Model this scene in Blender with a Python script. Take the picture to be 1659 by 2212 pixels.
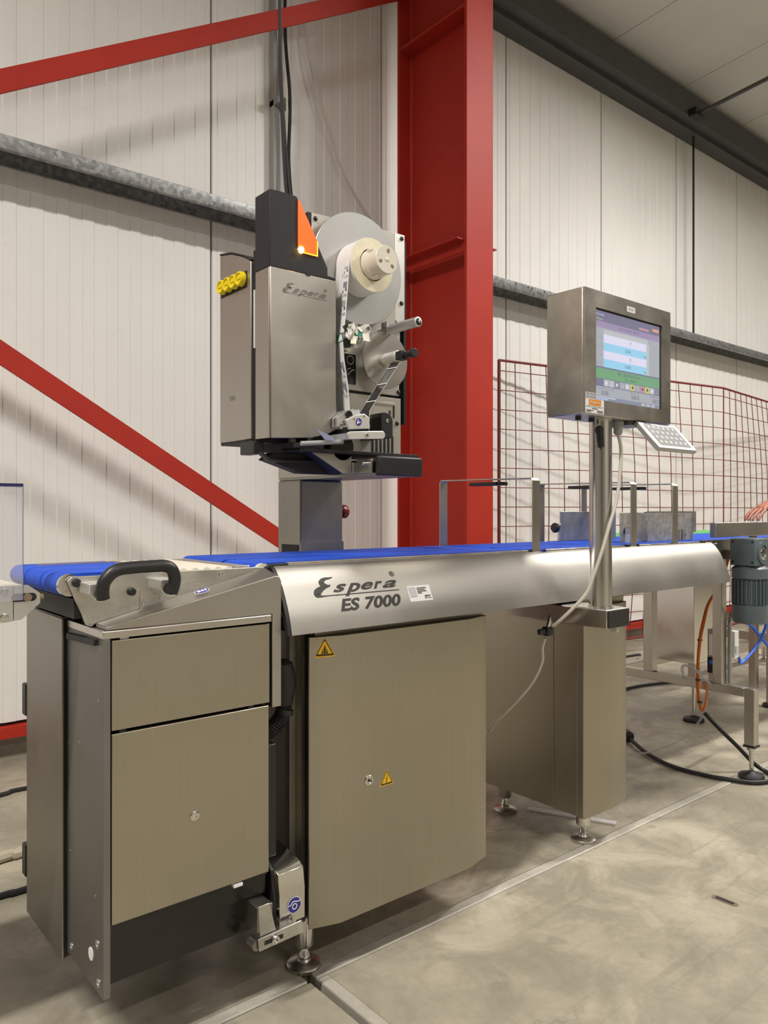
import bpy, bmesh, math, random
from mathutils import Vector, Matrix
random.seed(7)
for o in list(bpy.data.objects): bpy.data.objects.remove(o)
SC = bpy.context.scene
COL = SC.collection
PI = math.pi

# ------------------------------------------------------------------ camera, world, light, exposure
cam_d = bpy.data.cameras.new('camera'); cam = bpy.data.objects.new('camera', cam_d); COL.objects.link(cam)
YAW = math.radians(50.3)
cam.location = (0, 0, 1.05)
cam.rotation_euler = (PI/2, 0, YAW - PI/2)
cam_d.sensor_fit = 'VERTICAL'; cam_d.sensor_height = 36.0
cam_d.lens = 1661.0/2212.0*36.0
cam_d.shift_y = -3.0/2212.0
cam_d.clip_start = 0.02
SC.camera = cam
wd = bpy.data.worlds.new('world'); SC.world = wd; wd.use_nodes = True
wd.node_tree.nodes['Background'].inputs[0].default_value = (0.9, 0.88, 0.85, 1)
wd.node_tree.nodes['Background'].inputs[1].default_value = 0.0
SC.view_settings.view_transform = 'Standard'; SC.view_settings.look = 'None'
SC.view_settings.gamma = 1.0; SC.view_settings.use_curve_mapping = False
SC.view_settings.exposure = 0.2
LAMPS = [((4.9, 0.35, 4.70), 200), ((-1.8, 0.45, 4.70), 205), ((9.6, 0.55, 4.70), 125),
         ((0.9, -3.4, 5.02), 75), ((5.4, -3.4, 5.02), 75), ((3.0, -7.0, 5.32), 110)]  # last lamp is unseen, added to brighten the front wall
for (lx, ly, lz), pw in LAMPS:
    ld = bpy.data.lights.new('ceiling_tube_offscreen', 'AREA'); ld.shape = 'RECTANGLE'; ld.size = 1.5; ld.size_y = 0.14
    ld.energy = pw; ld.color = (1.0, 0.955, 0.895); ld.spread = math.radians(163)
    lo = bpy.data.objects.new('ceiling_tube_offscreen', ld); COL.objects.link(lo); lo.location = (lx, ly, lz-0.03)

# ------------------------------------------------------------------ materials
MATS = {}
def nt_new(name):
    m = bpy.data.materials.new(name); m.use_nodes = True
    nt = m.node_tree; b = nt.nodes['Principled BSDF']
    MATS[name] = m
    return m, nt, b
def N(nt, typ, **kw):
    n = nt.nodes.new(typ)
    for k, v in kw.items():
        if k in n.inputs.keys() if isinstance(k, str) else False: n.inputs[k].default_value = v
        else: setattr(n, k, v)
    return n
def ramp(nt, fac, stops):
    r = nt.nodes.new('ShaderNodeValToRGB'); el = r.color_ramp.elements
    while len(el) < len(stops): el.new(0.5)
    for e, (p, c) in zip(el, stops):
        e.position = p; e.color = (*c, 1) if len(c) == 3 else c
    nt.links.new(fac, r.inputs[0]); return r.outputs[0]
def coord(nt, scale=(1, 1, 1)):
    t = nt.nodes.new('ShaderNodeTexCoord'); mp = nt.nodes.new('ShaderNodeMapping')
    mp.inputs['Scale'].default_value = scale; nt.links.new(t.outputs['Object'], mp.inputs[0]); return mp.outputs[0]
def noise(nt, vec, scale, detail=4, rough=0.55, dist=0.0):
    n = nt.nodes.new('ShaderNodeTexNoise'); n.inputs['Scale'].default_value = scale
    n.inputs['Detail'].default_value = detail; n.inputs['Roughness'].default_value = rough
    n.inputs['Distortion'].default_value = dist
    nt.links.new(vec, n.inputs['Vector']); return n.outputs['Fac']
def mixc(nt, fac, a, b, mode='MIX'):
    m = nt.nodes.new('ShaderNodeMix'); m.data_type = 'RGBA'; m.blend_type = mode
    for sock, v in ((m.inputs[0], fac), (m.inputs[6], a), (m.inputs[7], b)):
        if hasattr(v, 'node'): nt.links.new(v, sock)
        elif isinstance(v, (int, float)): sock.default_value = v
        else: sock.default_value = (*v, 1)
    return m.outputs[2]
def maprange(nt, v, a, b, c, d):
    m = nt.nodes.new('ShaderNodeMapRange')
    for i, k in enumerate((a, b, c, d)): m.inputs[i+1].default_value = k
    nt.links.new(v, m.inputs[0]); return m.outputs[0]
def bump(nt, b, h, strength, dist=0.002):
    n = nt.nodes.new('ShaderNodeBump'); n.inputs['Strength'].default_value = strength; n.inputs['Distance'].default_value = dist
    nt.links.new(h, n.inputs['Height']); nt.links.new(n.outputs[0], b.inputs['Normal'])
def plain(name, col, rough=0.5, metal=0.0, spec=0.5, emit=None, es=0.0, var=0.0, vs=20):
    m, nt, b = nt_new(name)
    b.inputs['Roughness'].default_value = rough; b.inputs['Metallic'].default_value = metal
    b.inputs['Specular IOR Level'].default_value = spec
    if var:
        n = noise(nt, coord(nt), vs, 5)
        nt.links.new(ramp(nt, n, [(0.3, tuple(c*(1-var) for c in col)), (0.7, tuple(min(1, c*(1+var)) for c in col))]), b.inputs['Base Color'])
    else: b.inputs['Base Color'].default_value = (*col, 1)
    if emit: b.inputs['Emission Color'].default_value = (*emit, 1); b.inputs['Emission Strength'].default_value = es
    return m
def steel(name, col=(0.56, 0.53, 0.48), rough=0.34, grain='z', gs=0.12, stain=0.12, stscale=4):
    m, nt, b = nt_new(name); b.inputs['Metallic'].default_value = 1.0
    lo, hi = 3.0, 260.0
    sc = {'x': (lo, hi, hi), 'y': (hi, lo, hi), 'z': (hi, hi, lo)}[grain]
    g = noise(nt, coord(nt, sc), 1.0, 3, 0.6)
    s = noise(nt, coord(nt), stscale, 6, 0.6, 0.4)
    c1 = ramp(nt, s, [(0.25, tuple(c*(1-stain) for c in col)), (0.7, tuple(min(1, c*(1+stain*0.5)) for c in col))])
    c2 = mixc(nt, maprange(nt, g, 0.3, 0.7, 0.0, 0.22), c1, tuple(c*0.72 for c in col))
    nt.links.new(c2, b.inputs['Base Color'])
    r = maprange(nt, s, 0.25, 0.75, rough-0.05, rough+0.07)
    nt.links.new(r, b.inputs['Roughness'])
    bump(nt, b, g, gs, 0.0006)
    return m
steel('steel_v'); steel('steel_h', grain='x', rough=0.30, gs=0.16, col=(0.60, 0.57, 0.53))
steel('steel_guard', grain='x', rough=0.42, gs=0.08, col=(0.52, 0.50, 0.465), stain=0.10, stscale=3)
steel('steel_dull', grain='z', rough=0.42, gs=0.1, col=(0.33, 0.315, 0.285), stain=0.2)
steel('steel_cover', grain='z', rough=0.40, gs=0.06, col=(0.47, 0.445, 0.405), stain=0.05)
steel('steel_door', grain='z', rough=0.38, gs=0.06, col=(0.42, 0.385, 0.31), stain=0.08, stscale=2.5)
steel('steel_worn', grain='x', rough=0.35, gs=0.2, col=(0.62, 0.60, 0.56), stain=0.35, stscale=14)
steel('steel_bright', grain='z', rough=0.18, gs=0.03, col=(0.68, 0.66, 0.63), stain=0.05)
steel('plate_grey', grain='z', rough=0.5, gs=0.05, col=(0.26, 0.255, 0.245), stain=0.1)
plain('alu', (0.62, 0.62, 0.61), 0.38, 0.9, var=0.05)
plain('alu_light', (0.74, 0.73, 0.70), 0.42, 0.75, var=0.04)
plain('alu_disc', (0.42, 0.42, 0.41), 0.45, 0.6, var=0.03, vs=5)
plain('plate_paint', (0.50, 0.475, 0.42), 0.45, 0.35, var=0.05, vs=6)
plain('black_plastic', (0.014, 0.014, 0.015), 0.42, var=0.1)
plain('black_rubber', (0.010, 0.010, 0.011), 0.55)
plain('black_gloss', (0.012, 0.012, 0.010), 0.22)
plain('dark_body', (0.026, 0.025, 0.028), 0.55, spec=0.25)
plain('membrane', (0.13, 0.13, 0.13), 0.5)
plain('plate_worn', (0.50, 0.49, 0.45), 0.38, 0.6, var=0.28, vs=45)
plain('plate_zinc', (0.30, 0.31, 0.32), 0.45, 0.6, var=0.2, vs=25)
steel('steel_terminal', grain='x', rough=0.36, gs=0.2, col=(0.60, 0.57, 0.52), stain=0.22, stscale=9)
plain('black_and_hole_shade', (0.012, 0.012, 0.012), 0.7)  # black; also painted in for the shade inside slots, holes, vents and gaps
plain('belt', (0.016, 0.080, 0.56), 0.6, spec=0.25, var=0.12, vs=14)
plain('belt_green', (0.10, 0.42, 0.10), 0.5)
plain('yellow', (0.80, 0.62, 0.0), 0.35)
plain('sign_yellow', (0.85, 0.50, 0.01), 0.4)
plain('ink', (0.012, 0.012, 0.012), 0.5)
plain('logo_ink', (0.035, 0.033, 0.03), 0.45)
plain('logo_pale', (0.20, 0.19, 0.18), 0.45)
plain('paper', (0.82, 0.81, 0.80), 0.55)
plain('paper_grey', (0.52, 0.53, 0.56), 0.5)
plain('print_blue', (0.16, 0.17, 0.24), 0.5)
plain('cream', (0.80, 0.74, 0.56), 0.5, var=0.06, vs=30)
plain('hub_plastic', (0.72, 0.68, 0.58), 0.4)
plain('tape_brown', (0.20, 0.14, 0.10), 0.5)
plain('slot_brown', (0.20, 0.15, 0.07), 0.6)
plain('sticker_blue', (0.03, 0.025, 0.25), 0.35)
plain('sticker_orange', (0.80, 0.28, 0.02), 0.4)
plain('white_plastic', (0.80, 0.80, 0.78), 0.4)
plain('grey_plastic', (0.32, 0.33, 0.32), 0.45)
plain('red_button', (0.22, 0.01, 0.012), 0.35)
plain('motor_paint', (0.10, 0.13, 0.15), 0.42, var=0.1, vs=30)
plain('cable_white', (0.60, 0.57, 0.50), 0.5)
plain('cable_grey', (0.22, 0.22, 0.22), 0.5)
plain('cable_orange', (0.62, 0.16, 0.02), 0.5)
plain('hose_blue', (0.02, 0.13, 0.75), 0.35)
plain('hose_beige', (0.42, 0.37, 0.28), 0.6)
plain('green_bit', (0.03, 0.20, 0.12), 0.5)
plain('mesh_red', (0.17, 0.016, 0.014), 0.5)
plain('skin', (0.36, 0.14, 0.09), 0.55)
plain('jacket', (0.30, 0.28, 0.24), 0.8)
plain('trousers', (0.06, 0.065, 0.08), 0.8)
plain('hair', (0.05, 0.03, 0.02), 0.6)
plain('pipe_grey', (0.34, 0.34, 0.33), 0.5)
plain('eave_dark', (0.075, 0.079, 0.078), 0.5, 0.2, var=0.1, vs=10)
plain('joint_dark', (0.05, 0.05, 0.05), 0.8)
plain('lamp_body', (0.7, 0.7, 0.7), 0.5)
# screen colours (the display gives off light)
def glow(name, c, s=0.75): plain(name, tuple(k*0.05 for k in c), 0.12, emit=c, es=s)
glow('scr_grey', (0.46, 0.48, 0.52)); glow('scr_dark', (0.24, 0.23, 0.33)); glow('scr_purple', (0.40, 0.33, 0.50))
glow('scr_white', (0.82, 0.80, 0.98)); glow('scr_cyan', (0.38, 0.72, 0.93)); glow('scr_green', (0.22, 0.43, 0.25))
glow('scr_text', (0.14, 0.15, 0.18)); glow('scr_orange', (0.95, 0.42, 0.25)); glow('scr_slate', (0.30, 0.32, 0.40))
glow('scr_yellow', (0.70, 0.66, 0.22)); glow('scr_pink', (0.62, 0.36, 0.42)); glow('scr_pale', (0.58, 0.60, 0.62))
glow('scr_light_text', (0.62, 0.66, 0.85))
m, nt, b = nt_new('beacon')
b.inputs['Base Color'].default_value = (0.95, 0.12, 0.01, 1); b.inputs['Roughness'].default_value = 0.25
b.inputs['Emission Color'].default_value = (1.0, 0.075, 0.008, 1); b.inputs['Emission Strength'].default_value = 1.0
plain('beacon_bulb', (1, 0.6, 0.2), 0.3, emit=(1.0, 0.5, 0.10), es=25)
plain('beacon_edge', (1, 0.4, 0.05), 0.3, emit=(1.0, 0.32, 0.02), es=2.2)
def clear(name, tint=(0.95, 0.96, 1.0), rough=0.05, alpha=0.2):
    m, nt, b = nt_new(name)
    b.inputs['Base Color'].default_value = (*tint, 1); b.inputs['Roughness'].default_value = rough
    b.inputs['Alpha'].default_value = alpha
clear('clear_plate', (0.62, 0.62, 0.70), 0.12, 0.25)
clear('clear_edge', (0.02, 0.02, 0.12), 0.1, 0.9)
clear('clear_strip', (0.75, 0.75, 0.74), 0.15, 0.35)
clear('clear_label', (0.35, 0.36, 0.55), 0.2, 0.75)
clear('tube_clear', (0.5, 0.5, 0.5), 0.2, 0.5)
clear('ribbon_clear', (0.04, 0.04, 0.04), 0.2, 0.92)

# painted sandwich panel: off-white lacquer, faint dirt rising from the floor
m, nt, b = nt_new('wall_paint')
v = coord(nt); n1 = noise(nt, v, 1.3, 5, 0.6); n2 = noise(nt, coord(nt, (30, 30, 1.2)), 1.0, 4, 0.6)
c = ramp(nt, n1, [(0.3, (0.74, 0.73, 0.705)), (0.65, (0.80, 0.79, 0.765))])
c = mixc(nt, maprange(nt, n2, 0.62, 0.8, 0, 0.25), c, (0.50, 0.47, 0.42))
n3 = noise(nt, v, 22, 3, 0.5)
c = mixc(nt, maprange(nt, n3, 0.72, 0.78, 0, 0.5), c, (0.40, 0.37, 0.33))
nt.links.new(c, b.inputs['Base Color']); b.inputs['Roughness'].default_value = 0.40; b.inputs['Specular IOR Level'].default_value = 0.35
plain('wall_far', (0.60, 0.58, 0.54), 0.6)
m, nt, b = nt_new('ceiling_paint')
v = coord(nt); c = ramp(nt, noise(nt, v, 2.0, 5), [(0.3, (0.56, 0.55, 0.525)), (0.7, (0.62, 0.61, 0.585))])
nt.links.new(c, b.inputs['Base Color']); b.inputs['Roughness'].default_value = 0.55
m, nt, b = nt_new('red_paint')
v = coord(nt); c = ramp(nt, noise(nt, v, 3.0, 6), [(0.3, (0.37, 0.022, 0.012)), (0.7, (0.44, 0.028, 0.015))])
c = mixc(nt, maprange(nt, noise(nt, v, 14, 4), 0.74, 0.78, 0, 0.6), c, (0.45, 0.20, 0.15))
nt.links.new(c, b.inputs['Base Color']); b.inputs['Roughness'].default_value = 0.52; b.inputs['Specular IOR Level'].default_value = 0.3
m, nt, b = nt_new('galvanised')
v = coord(nt); vo = nt.nodes.new('ShaderNodeTexVoronoi'); vo.inputs['Scale'].default_value = 55; nt.links.new(v, vo.inputs['Vector'])
c = ramp(nt, vo.outputs['Color'], [(0.1, (0.22, 0.23, 0.235)), (0.8, (0.42, 0.43, 0.435))])
nt.links.new(c, b.inputs['Base Color']); b.inputs['Metallic'].default_value = 0.75; b.inputs['Roughness'].default_value = 0.42
# power-floated concrete: cloudy, scuffed, hairline cracks
def concrete(name, lo, hi, dirt):
    m, nt, b = nt_new(name)
    v = coord(nt)
    big = noise(nt, v, 1.1, 5, 0.6, 0.5); mid = noise(nt, v, 5.0, 7, 0.65, 0.8); fine = noise(nt, v, 60, 3, 0.6)
    c = ramp(nt, mid, [(0.38, lo), (0.5, tuple((a+b_)/2 for a, b_ in zip(lo, hi))), (0.60, hi)])
    c = mixc(nt, maprange(nt, big, 0.40, 0.58, 0.6, 0.0), c, dirt)
    sp = noise(nt, v, 9, 2, 0.5)
    c = mixc(nt, maprange(nt, sp, 0.66, 0.72, 0, 0.5), c, dirt)
    st = noise(nt, coord(nt, (1.5, 34, 1)), 1.0, 3, 0.6, 0.3)
    c = mixc(nt, maprange(nt, st, 0.60, 0.68, 0, 0.35), c, dirt)
    vo = nt.nodes.new('ShaderNodeTexVoronoi'); vo.feature = 'DISTANCE_TO_EDGE'; vo.inputs['Scale'].default_value = 1.15
    wv = nt.nodes.new('ShaderNodeVectorMath'); wv.operation = 'ADD'
    nn = nt.nodes.new('ShaderNodeTexNoise'); nn.inputs['Scale'].default_value = 3.0; nn.inputs['Detail'].default_value = 6
    nt.links.new(v, nn.inputs['Vector']); nt.links.new(v, wv.inputs[0]); nt.links.new(nn.outputs['Color'], wv.inputs[1]); nt.links.new(wv.outputs[0], vo.inputs['Vector'])
    ck = maprange(nt, vo.outputs['Distance'], 0.0, 0.006, 0.55, 0.0)
    gate = maprange(nt, noise(nt, v, 0.9, 2), 0.5, 0.6, 0, 1)
    mul = nt.nodes.new('ShaderNodeMath'); mul.operation = 'MULTIPLY'; nt.links.new(ck, mul.inputs[0]); nt.links.new(gate, mul.inputs[1])
    c = mixc(nt, mul.outputs[0], c, tuple(k*0.5 for k in dirt))
    c = mixc(nt, maprange(nt, fine, 0.35, 0.65, 0.12, 0.0), c, (0.12, 0.11, 0.09))
    nt.links.new(c, b.inputs['Base Color'])
    nt.links.new(maprange(nt, mid, 0.3, 0.7, 0.50, 0.36), b.inputs['Roughness'])
    bump(nt, b, fine, 0.08, 0.002)
concrete('concrete', (0.30, 0.270, 0.205), (0.49, 0.445, 0.345), (0.21, 0.188, 0.142))
concrete('concrete_strip', (0.42, 0.39, 0.33), (0.56, 0.53, 0.46), (0.26, 0.24, 0.2))
concrete('plinth', (0.25, 0.22, 0.16), (0.48, 0.43, 0.33), (0.10, 0.09, 0.07))
M = MATS

# ------------------------------------------------------------------ mesh helpers
WLOC = {}
class MB:
    def __init__(s): s.v = []; s.f = []
    def add(s, vs, fs):
        o = len(s.v); s.v += [tuple(p) for p in vs]; s.f += [tuple(i+o for i in f) for f in fs]; return s
    def box(s, x0, x1, y0, y1, z0, z1):
        return s.add([(x0,y0,z0),(x1,y0,z0),(x1,y1,z0),(x0,y1,z0),(x0,y0,z1),(x1,y0,z1),(x1,y1,z1),(x0,y1,z1)],
                     [(0,3,2,1),(4,5,6,7),(0,1,5,4),(1,2,6,5),(2,3,7,6),(3,0,4,7)])
    def hexa(s, a, b):           # two quads joined
        return s.add(list(a)+list(b), [(0,3,2,1),(4,5,6,7),(0,1,5,4),(1,2,6,5),(2,3,7,6),(3,0,4,7)])
    def prism(s, poly, axis, lo, hi):
        mk = {'x': lambda p, t: (t, p[0], p[1]), 'y': lambda p, t: (p[0], t, p[1]), 'z': lambda p, t: (p[0], p[1], t)}[axis]
        n = len(poly)
        return s.add([mk(p, lo) for p in poly]+[mk(p, hi) for p in poly],
                     [tuple(range(n-1, -1, -1)), tuple(range(n, 2*n))]+[(i, (i+1) % n, n+(i+1) % n, n+i) for i in range(n)])
    def strip(s, prof, axis, lo, hi, th):      # open profile with thickness, extruded along axis
        n = len(prof); off = []
        for i in range(n):
            a = Vector(prof[max(i-1, 0)]); c = Vector(prof[min(i+1, n-1)]); t = (c-a).normalized()
            off.append((prof[i][0]-t.y*th, prof[i][1]+t.x*th))
        return s.prism(list(prof)+off[::-1], axis, lo, hi)
    def lathe(s, prof, p0, ax, n=24):          # prof: (r, t) along axis ax from p0
        p0 = Vector(p0); ax = Vector(ax).normalized()
        u = ax.orthogonal().normalized(); w = ax.cross(u)
        vs = []; fs = []; k = len(prof)
        for r, t in prof:
            for i in range(n):
                a = 2*PI*i/n; vs.append(p0+ax*t+(u*math.cos(a)+w*math.sin(a))*r)
        for j in range(k-1):
            for i in range(n): fs.append((j*n+i, j*n+(i+1) % n, (j+1)*n+(i+1) % n, (j+1)*n+i))
        if prof[0][0] > 1e-6: fs.append(tuple(range(n-1, -1, -1)))
        if prof[-1][0] > 1e-6: fs.append(tuple((k-1)*n+i for i in range(n)))
        return s.add(vs, fs)
    def cyl(s, p0, p1, r, n=20, r2=None):
        d = Vector(p1)-Vector(p0)
        return s.lathe([(r, 0), (r if r2 is None else r2, d.length)], p0, d, n)
    def ring(s, p0, ax, ro, ri, h, n=32):
        p0 = Vector(p0); ax = Vector(ax).normalized(); u = ax.orthogonal().normalized(); w = ax.cross(u); vs = []; fs = []
        for r, t in ((ro, 0), (ro, h), (ri, h), (ri, 0)):
            for i in range(n):
                a = 2*PI*i/n; vs.append(p0+ax*t+(u*math.cos(a)+w*math.sin(a))*r)
        for j in range(4):
            for i in range(n): fs.append((j*n+i, j*n+(i+1) % n, ((j+1) % 4)*n+(i+1) % n, ((j+1) % 4)*n+i))
        return s.add(vs, fs)
    def tube(s, pts, r, n=8, smooth=0):
        P = [Vector(p) for p in pts]
        if smooth: P = catmull(P, smooth)
        rs = list(r) if isinstance(r, (list, tuple)) else None
        if rs and len(rs) != len(P):
            q = (len(rs)-1)/(len(P)-1); rs = [rs[int(i*q)]+(rs[min(int(i*q)+1, len(rs)-1)]-rs[int(i*q)])*(i*q-int(i*q)) for i in range(len(P))]
        vs = []; fs = []; m = len(P); t = (P[1]-P[0]).normalized(); u = t.orthogonal().normalized()
        for i in range(m):
            t2 = (P[min(i+1, m-1)]-P[max(i-1, 0)]).normalized()
            u = (u-t2*u.dot(t2)).normalized(); w = t2.cross(u)
            rr = r if rs is None else rs[i]
            for k in range(n):
                a = 2*PI*k/n; vs.append(P[i]+(u*math.cos(a)+w*math.sin(a))*rr)
        for i in range(m-1):
            for k in range(n): fs.append((i*n+k, i*n+(k+1) % n, (i+1)*n+(k+1) % n, (i+1)*n+k))
        fs.append(tuple(range(n-1, -1, -1))); fs.append(tuple((m-1)*n+k for k in range(n)))
        return s.add(vs, fs)
    def ribbon(s, pts, vec, th=0.0004):        # thin band along pts, width vector vec
        P = [Vector(p) for p in pts]; vec = Vector(vec); n = len(P); vs = []; fs = []
        for i in range(n):
            t = (P[min(i+1, n-1)]-P[max(i-1, 0)]).normalized(); nn = t.cross(vec).normalized()*th
            vs += [P[i], P[i]+vec, P[i]+vec+nn, P[i]+nn]
        for i in range(n-1):
            for k in range(4): fs.append((i*4+k, i*4+(k+1) % 4, (i+1)*4+(k+1) % 4, (i+1)*4+k))
        fs += [(0, 1, 2, 3), tuple((n-1)*4+k for k in (3, 2, 1, 0))]
        return s.add(vs, fs)
    def sphere(s, c, r, n=16, m=8, sc=(1, 1, 1)):
        vs = []; fs = []
        for j in range(1, m):
            for i in range(n):
                a = 2*PI*i/n; b_ = PI*j/m
                vs.append((c[0]+r*sc[0]*math.sin(b_)*math.cos(a), c[1]+r*sc[1]*math.sin(b_)*math.sin(a), c[2]+r*sc[2]*math.cos(b_)))
        for j in range(m-2):
            for i in range(n): fs.append((j*n+i, (j+1)*n+i, (j+1)*n+(i+1) % n, j*n+(i+1) % n))
        t = len(vs); vs += [(c[0], c[1], c[2]+r*sc[2]), (c[0], c[1], c[2]-r*sc[2])]
        for i in range(n): fs.append((t, i, (i+1) % n)); fs.append((t+1, (m-2)*n+(i+1) % n, (m-2)*n+i))
        return s.add(vs, fs)
    def build(s, name, mat, parent=None, bevel=0.0, label=None, cat=None, group=None, kind=None, angle=35, at=None, seg=2):
        base = Vector(at) if at else (WLOC[parent.name] if parent else Vector((0, 0, 0)))
        me = bpy.data.meshes.new(name)
        me.from_pydata([Vector(p)-base for p in s.v], [], s.f)
        bm = bmesh.new(); bm.from_mesh(me); bmesh.ops.recalc_face_normals(bm, faces=bm.faces[:]); bm.to_mesh(me); bm.free()
        for p in me.polygons: p.use_smooth = True
        me.set_sharp_from_angle(angle=math.radians(angle))
        me.materials.append(M[mat])
        o = bpy.data.objects.new(name, me); COL.objects.link(o)
        if parent: o.parent = parent
        o.location = base-(WLOC[parent.name] if parent else Vector((0, 0, 0)))
        WLOC[o.name] = base
        if bevel:
            md = o.modifiers.new('bevel', 'BEVEL'); md.width = bevel; md.segments = seg; md.limit_method = 'ANGLE'; md.angle_limit = math.radians(35)
        tag(o, label, cat, group, kind); return o
def tag(o, label=None, cat=None, group=None, kind=None):
    if label: o['label'] = label
    if cat: o['category'] = cat
    if group: o['group'] = group
    if kind: o['kind'] = kind
def catmull(P, k):
    out = []
    for i in range(len(P)-1):
        p0 = P[max(i-1, 0)]; p1 = P[i]; p2 = P[i+1]; p3 = P[min(i+2, len(P)-1)]
        for j in range(k):
            t = j/k
            out.append(0.5*((2*p1)+(p2-p0)*t+(2*p0-5*p1+4*p2-p3)*t*t+(3*p1-p0-3*p2+p3)*t**3))
    out.append(P[-1]); return out
def thing(name, loc, label, cat, group=None, kind=None):
    o = bpy.data.objects.new(name, None); COL.objects.link(o); o.location = loc; o.empty_display_size = 0.05
    WLOC[o.name] = Vector(loc); tag(o, label, cat, group, kind); return o
def B(*a): return MB().box(*a)
def copy_to(src, parent, loc, name=None):      # copy sharing mesh data, placed at world loc
    c = src.copy(); COL.objects.link(c); c.parent = parent
    c.location = Vector(loc)-(WLOC[parent.name] if parent else Vector((0, 0, 0))); WLOC[c.name] = Vector(loc); return c

def text2d(body, size=1.0, offset=0.0, shear=0.0, align='LEFT'):
    cu = bpy.data.curves.new('t', 'FONT'); cu.body = body; cu.size = size; cu.offset = offset; cu.shear = shear; cu.align_x = align
    cu.resolution_u = 3
    o = bpy.data.objects.new('t', cu); COL.objects.link(o)
    dg = bpy.context.evaluated_depsgraph_get(); me = bpy.data.meshes.new_from_object(o.evaluated_get(dg))
    vs = [(v.co.x, v.co.y) for v in me.vertices]; fs = [tuple(p.vertices) for p in me.polygons]
    bpy.data.objects.remove(o); bpy.data.curves.remove(cu); bpy.data.meshes.remove(me)
    return vs, fs
def fit(vs, x0, x1, y0, y1):
    xs = [p[0] for p in vs]; ys = [p[1] for p in vs]
    a, b_ = min(xs), max(xs); c, d = min(ys), max(ys)
    return [(x0+(p[0]-a)/(b_-a)*(x1-x0), y0+(p[1]-c)/(d-c)*(y1-y0)) for p in vs]
def flat(vs, fs, mp):
    mb = MB(); mb.add([mp(*p) for p in vs], fs); return mb
def plane_map(o, u, v):
    o, u, v = Vector(o), Vector(u), Vector(v)
    return lambda a, b_: o+u*a+v*b_
def rect2(x0, x1, y0, y1): return [(x0, y0), (x1, y0), (x1, y1), (x0, y1)]
def stroke2d(pts):              # calligraphic stroke: (x, y, width)
    P = catmull([Vector(p) for p in pts], 5); L = []; R = []
    for i, p in enumerate(P):
        t = P[min(i+1, len(P)-1)]-P[max(i-1, 0)]; n = Vector((-t.y, t.x)).normalized()*max(p.z, 1e-5)/2
        L.append((p.x+n.x, p.y+n.y)); R.append((p.x-n.x, p.y-n.y))
    n = len(L); return L+R, [(i, i+1, n+i+1, n+i) for i in range(n-1)]

# ------------------------------------------------------------------ SETTING
# floor: slabs parted by worn joint strips
fl = thing('floor', (0, 0, 0), None, None, kind='structure')
B(-8, 16, 1.458, 3.62, -0.12, 0).build('floor_slab', 'concrete', fl)
B(0.985+0.03, 16, -9, 1.42, -0.12, 0).build('floor_slab', 'concrete', fl)
B(-8, 0.966, -9, 1.42, -0.12, 0).build('floor_slab', 'concrete', fl)
B(-8, 0.962, 1.424, 1.456, -0.12, 0.002).build('joint_strip', 'concrete_strip', fl, 0.003)
B(0.985, 16, 1.424, 1.456, -0.12, 0.002).build('joint_strip', 'concrete_strip', fl, 0.004)
B(0.982, 1.013, -9, 1.418, -0.12, 0.003).build('joint_strip', 'concrete_strip', fl, 0.003)
B(-8, 16, -9, 3.62, -0.20, -0.11).build('joint_bed', 'joint_dark', fl)
d = thing('floor_socket', (2.027, 1.006, 0), 'small dark oval socket plate let into the bright concrete', 'floor plate')
MB().prism([(2.027+0.012*math.cos(t), 1.006+math.copysign(0.024, math.sin(t))+0.012*math.sin(t)) for t in [PI*2*(k+.5)/16 for k in range(16)]], 'z', 0, 0.0012).build('rim', 'tape_brown', d)
MB().prism([(2.027+0.006*math.cos(t), 1.006+math.copysign(0.020, math.sin(t))+0.006*math.sin(t)) for t in [PI*2*(k+.5)/16 for k in range(16)]], 'z', 0.0012, 0.002).build('slot_shade', 'black_and_hole_shade', d)  # dark patch on top stands in for the shaded slot

# back wall: 1.1 m sandwich panels with shallow trapezoid ribs
YW = 3.5; PW = 1.1
wb = thing('wall_back', (0, YW, 0), None, None, kind='structure')
def panel_profile():
    pts = [(0.005, 0.022), (0.006, 0.0)]; n = 10; p = (PW-0.012)/n
    for k in range(n):
        x = 0.006+p*k
        pts += [(x+p*0.23, 0), (x+p*0.27, -0.0034), (x+p*0.73, -0.0034), (x+p*0.77, 0)]
    pts += [(PW-0.006, 0.0), (PW-0.005, 0.022)]
    return pts
prof = panel_profile()
poly = prof+[(PW-0.005, 0.1), (0.005, 0.1)]
src = None; k0 = 1.786-PW*8
for k in range(21):
    x = k0+PW*k
    if src is None:
        src = MB().prism([(x+p[0], YW+p[1]) for p in poly], 'z', 0.16, 5.0).build('wall_panel', 'wall_paint', wb, at=(x, YW, 0), angle=3)
    else: copy_to(src, wb, (x, YW, 0))
B(-8, 16, YW+0.018, YW+0.06, 0.14, 5.0).build('joint_bed', 'joint_dark', wb)
B(-8, 16, YW+0.03, YW+0.12, 0, 0.10).build('trim_1', 'plinth', None, kind='structure')
B(-8, 16, YW-0.03, YW+0.1, 0.098, 0.145).build('baseboard_back', 'red_paint', None, kind='structure')
B(-8.1, -8, -9, 3.6, 0, 6).build('wall_left', 'wall_far', None, kind='structure')
B(16, 16.1, -9, 3.6, 0, 6).build('wall_right', 'wall_far', None, kind='structure')
B(-8, 16, -9.1, -9, 0, 6).build('wall_front', 'wall_far', None, kind='structure')
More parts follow.
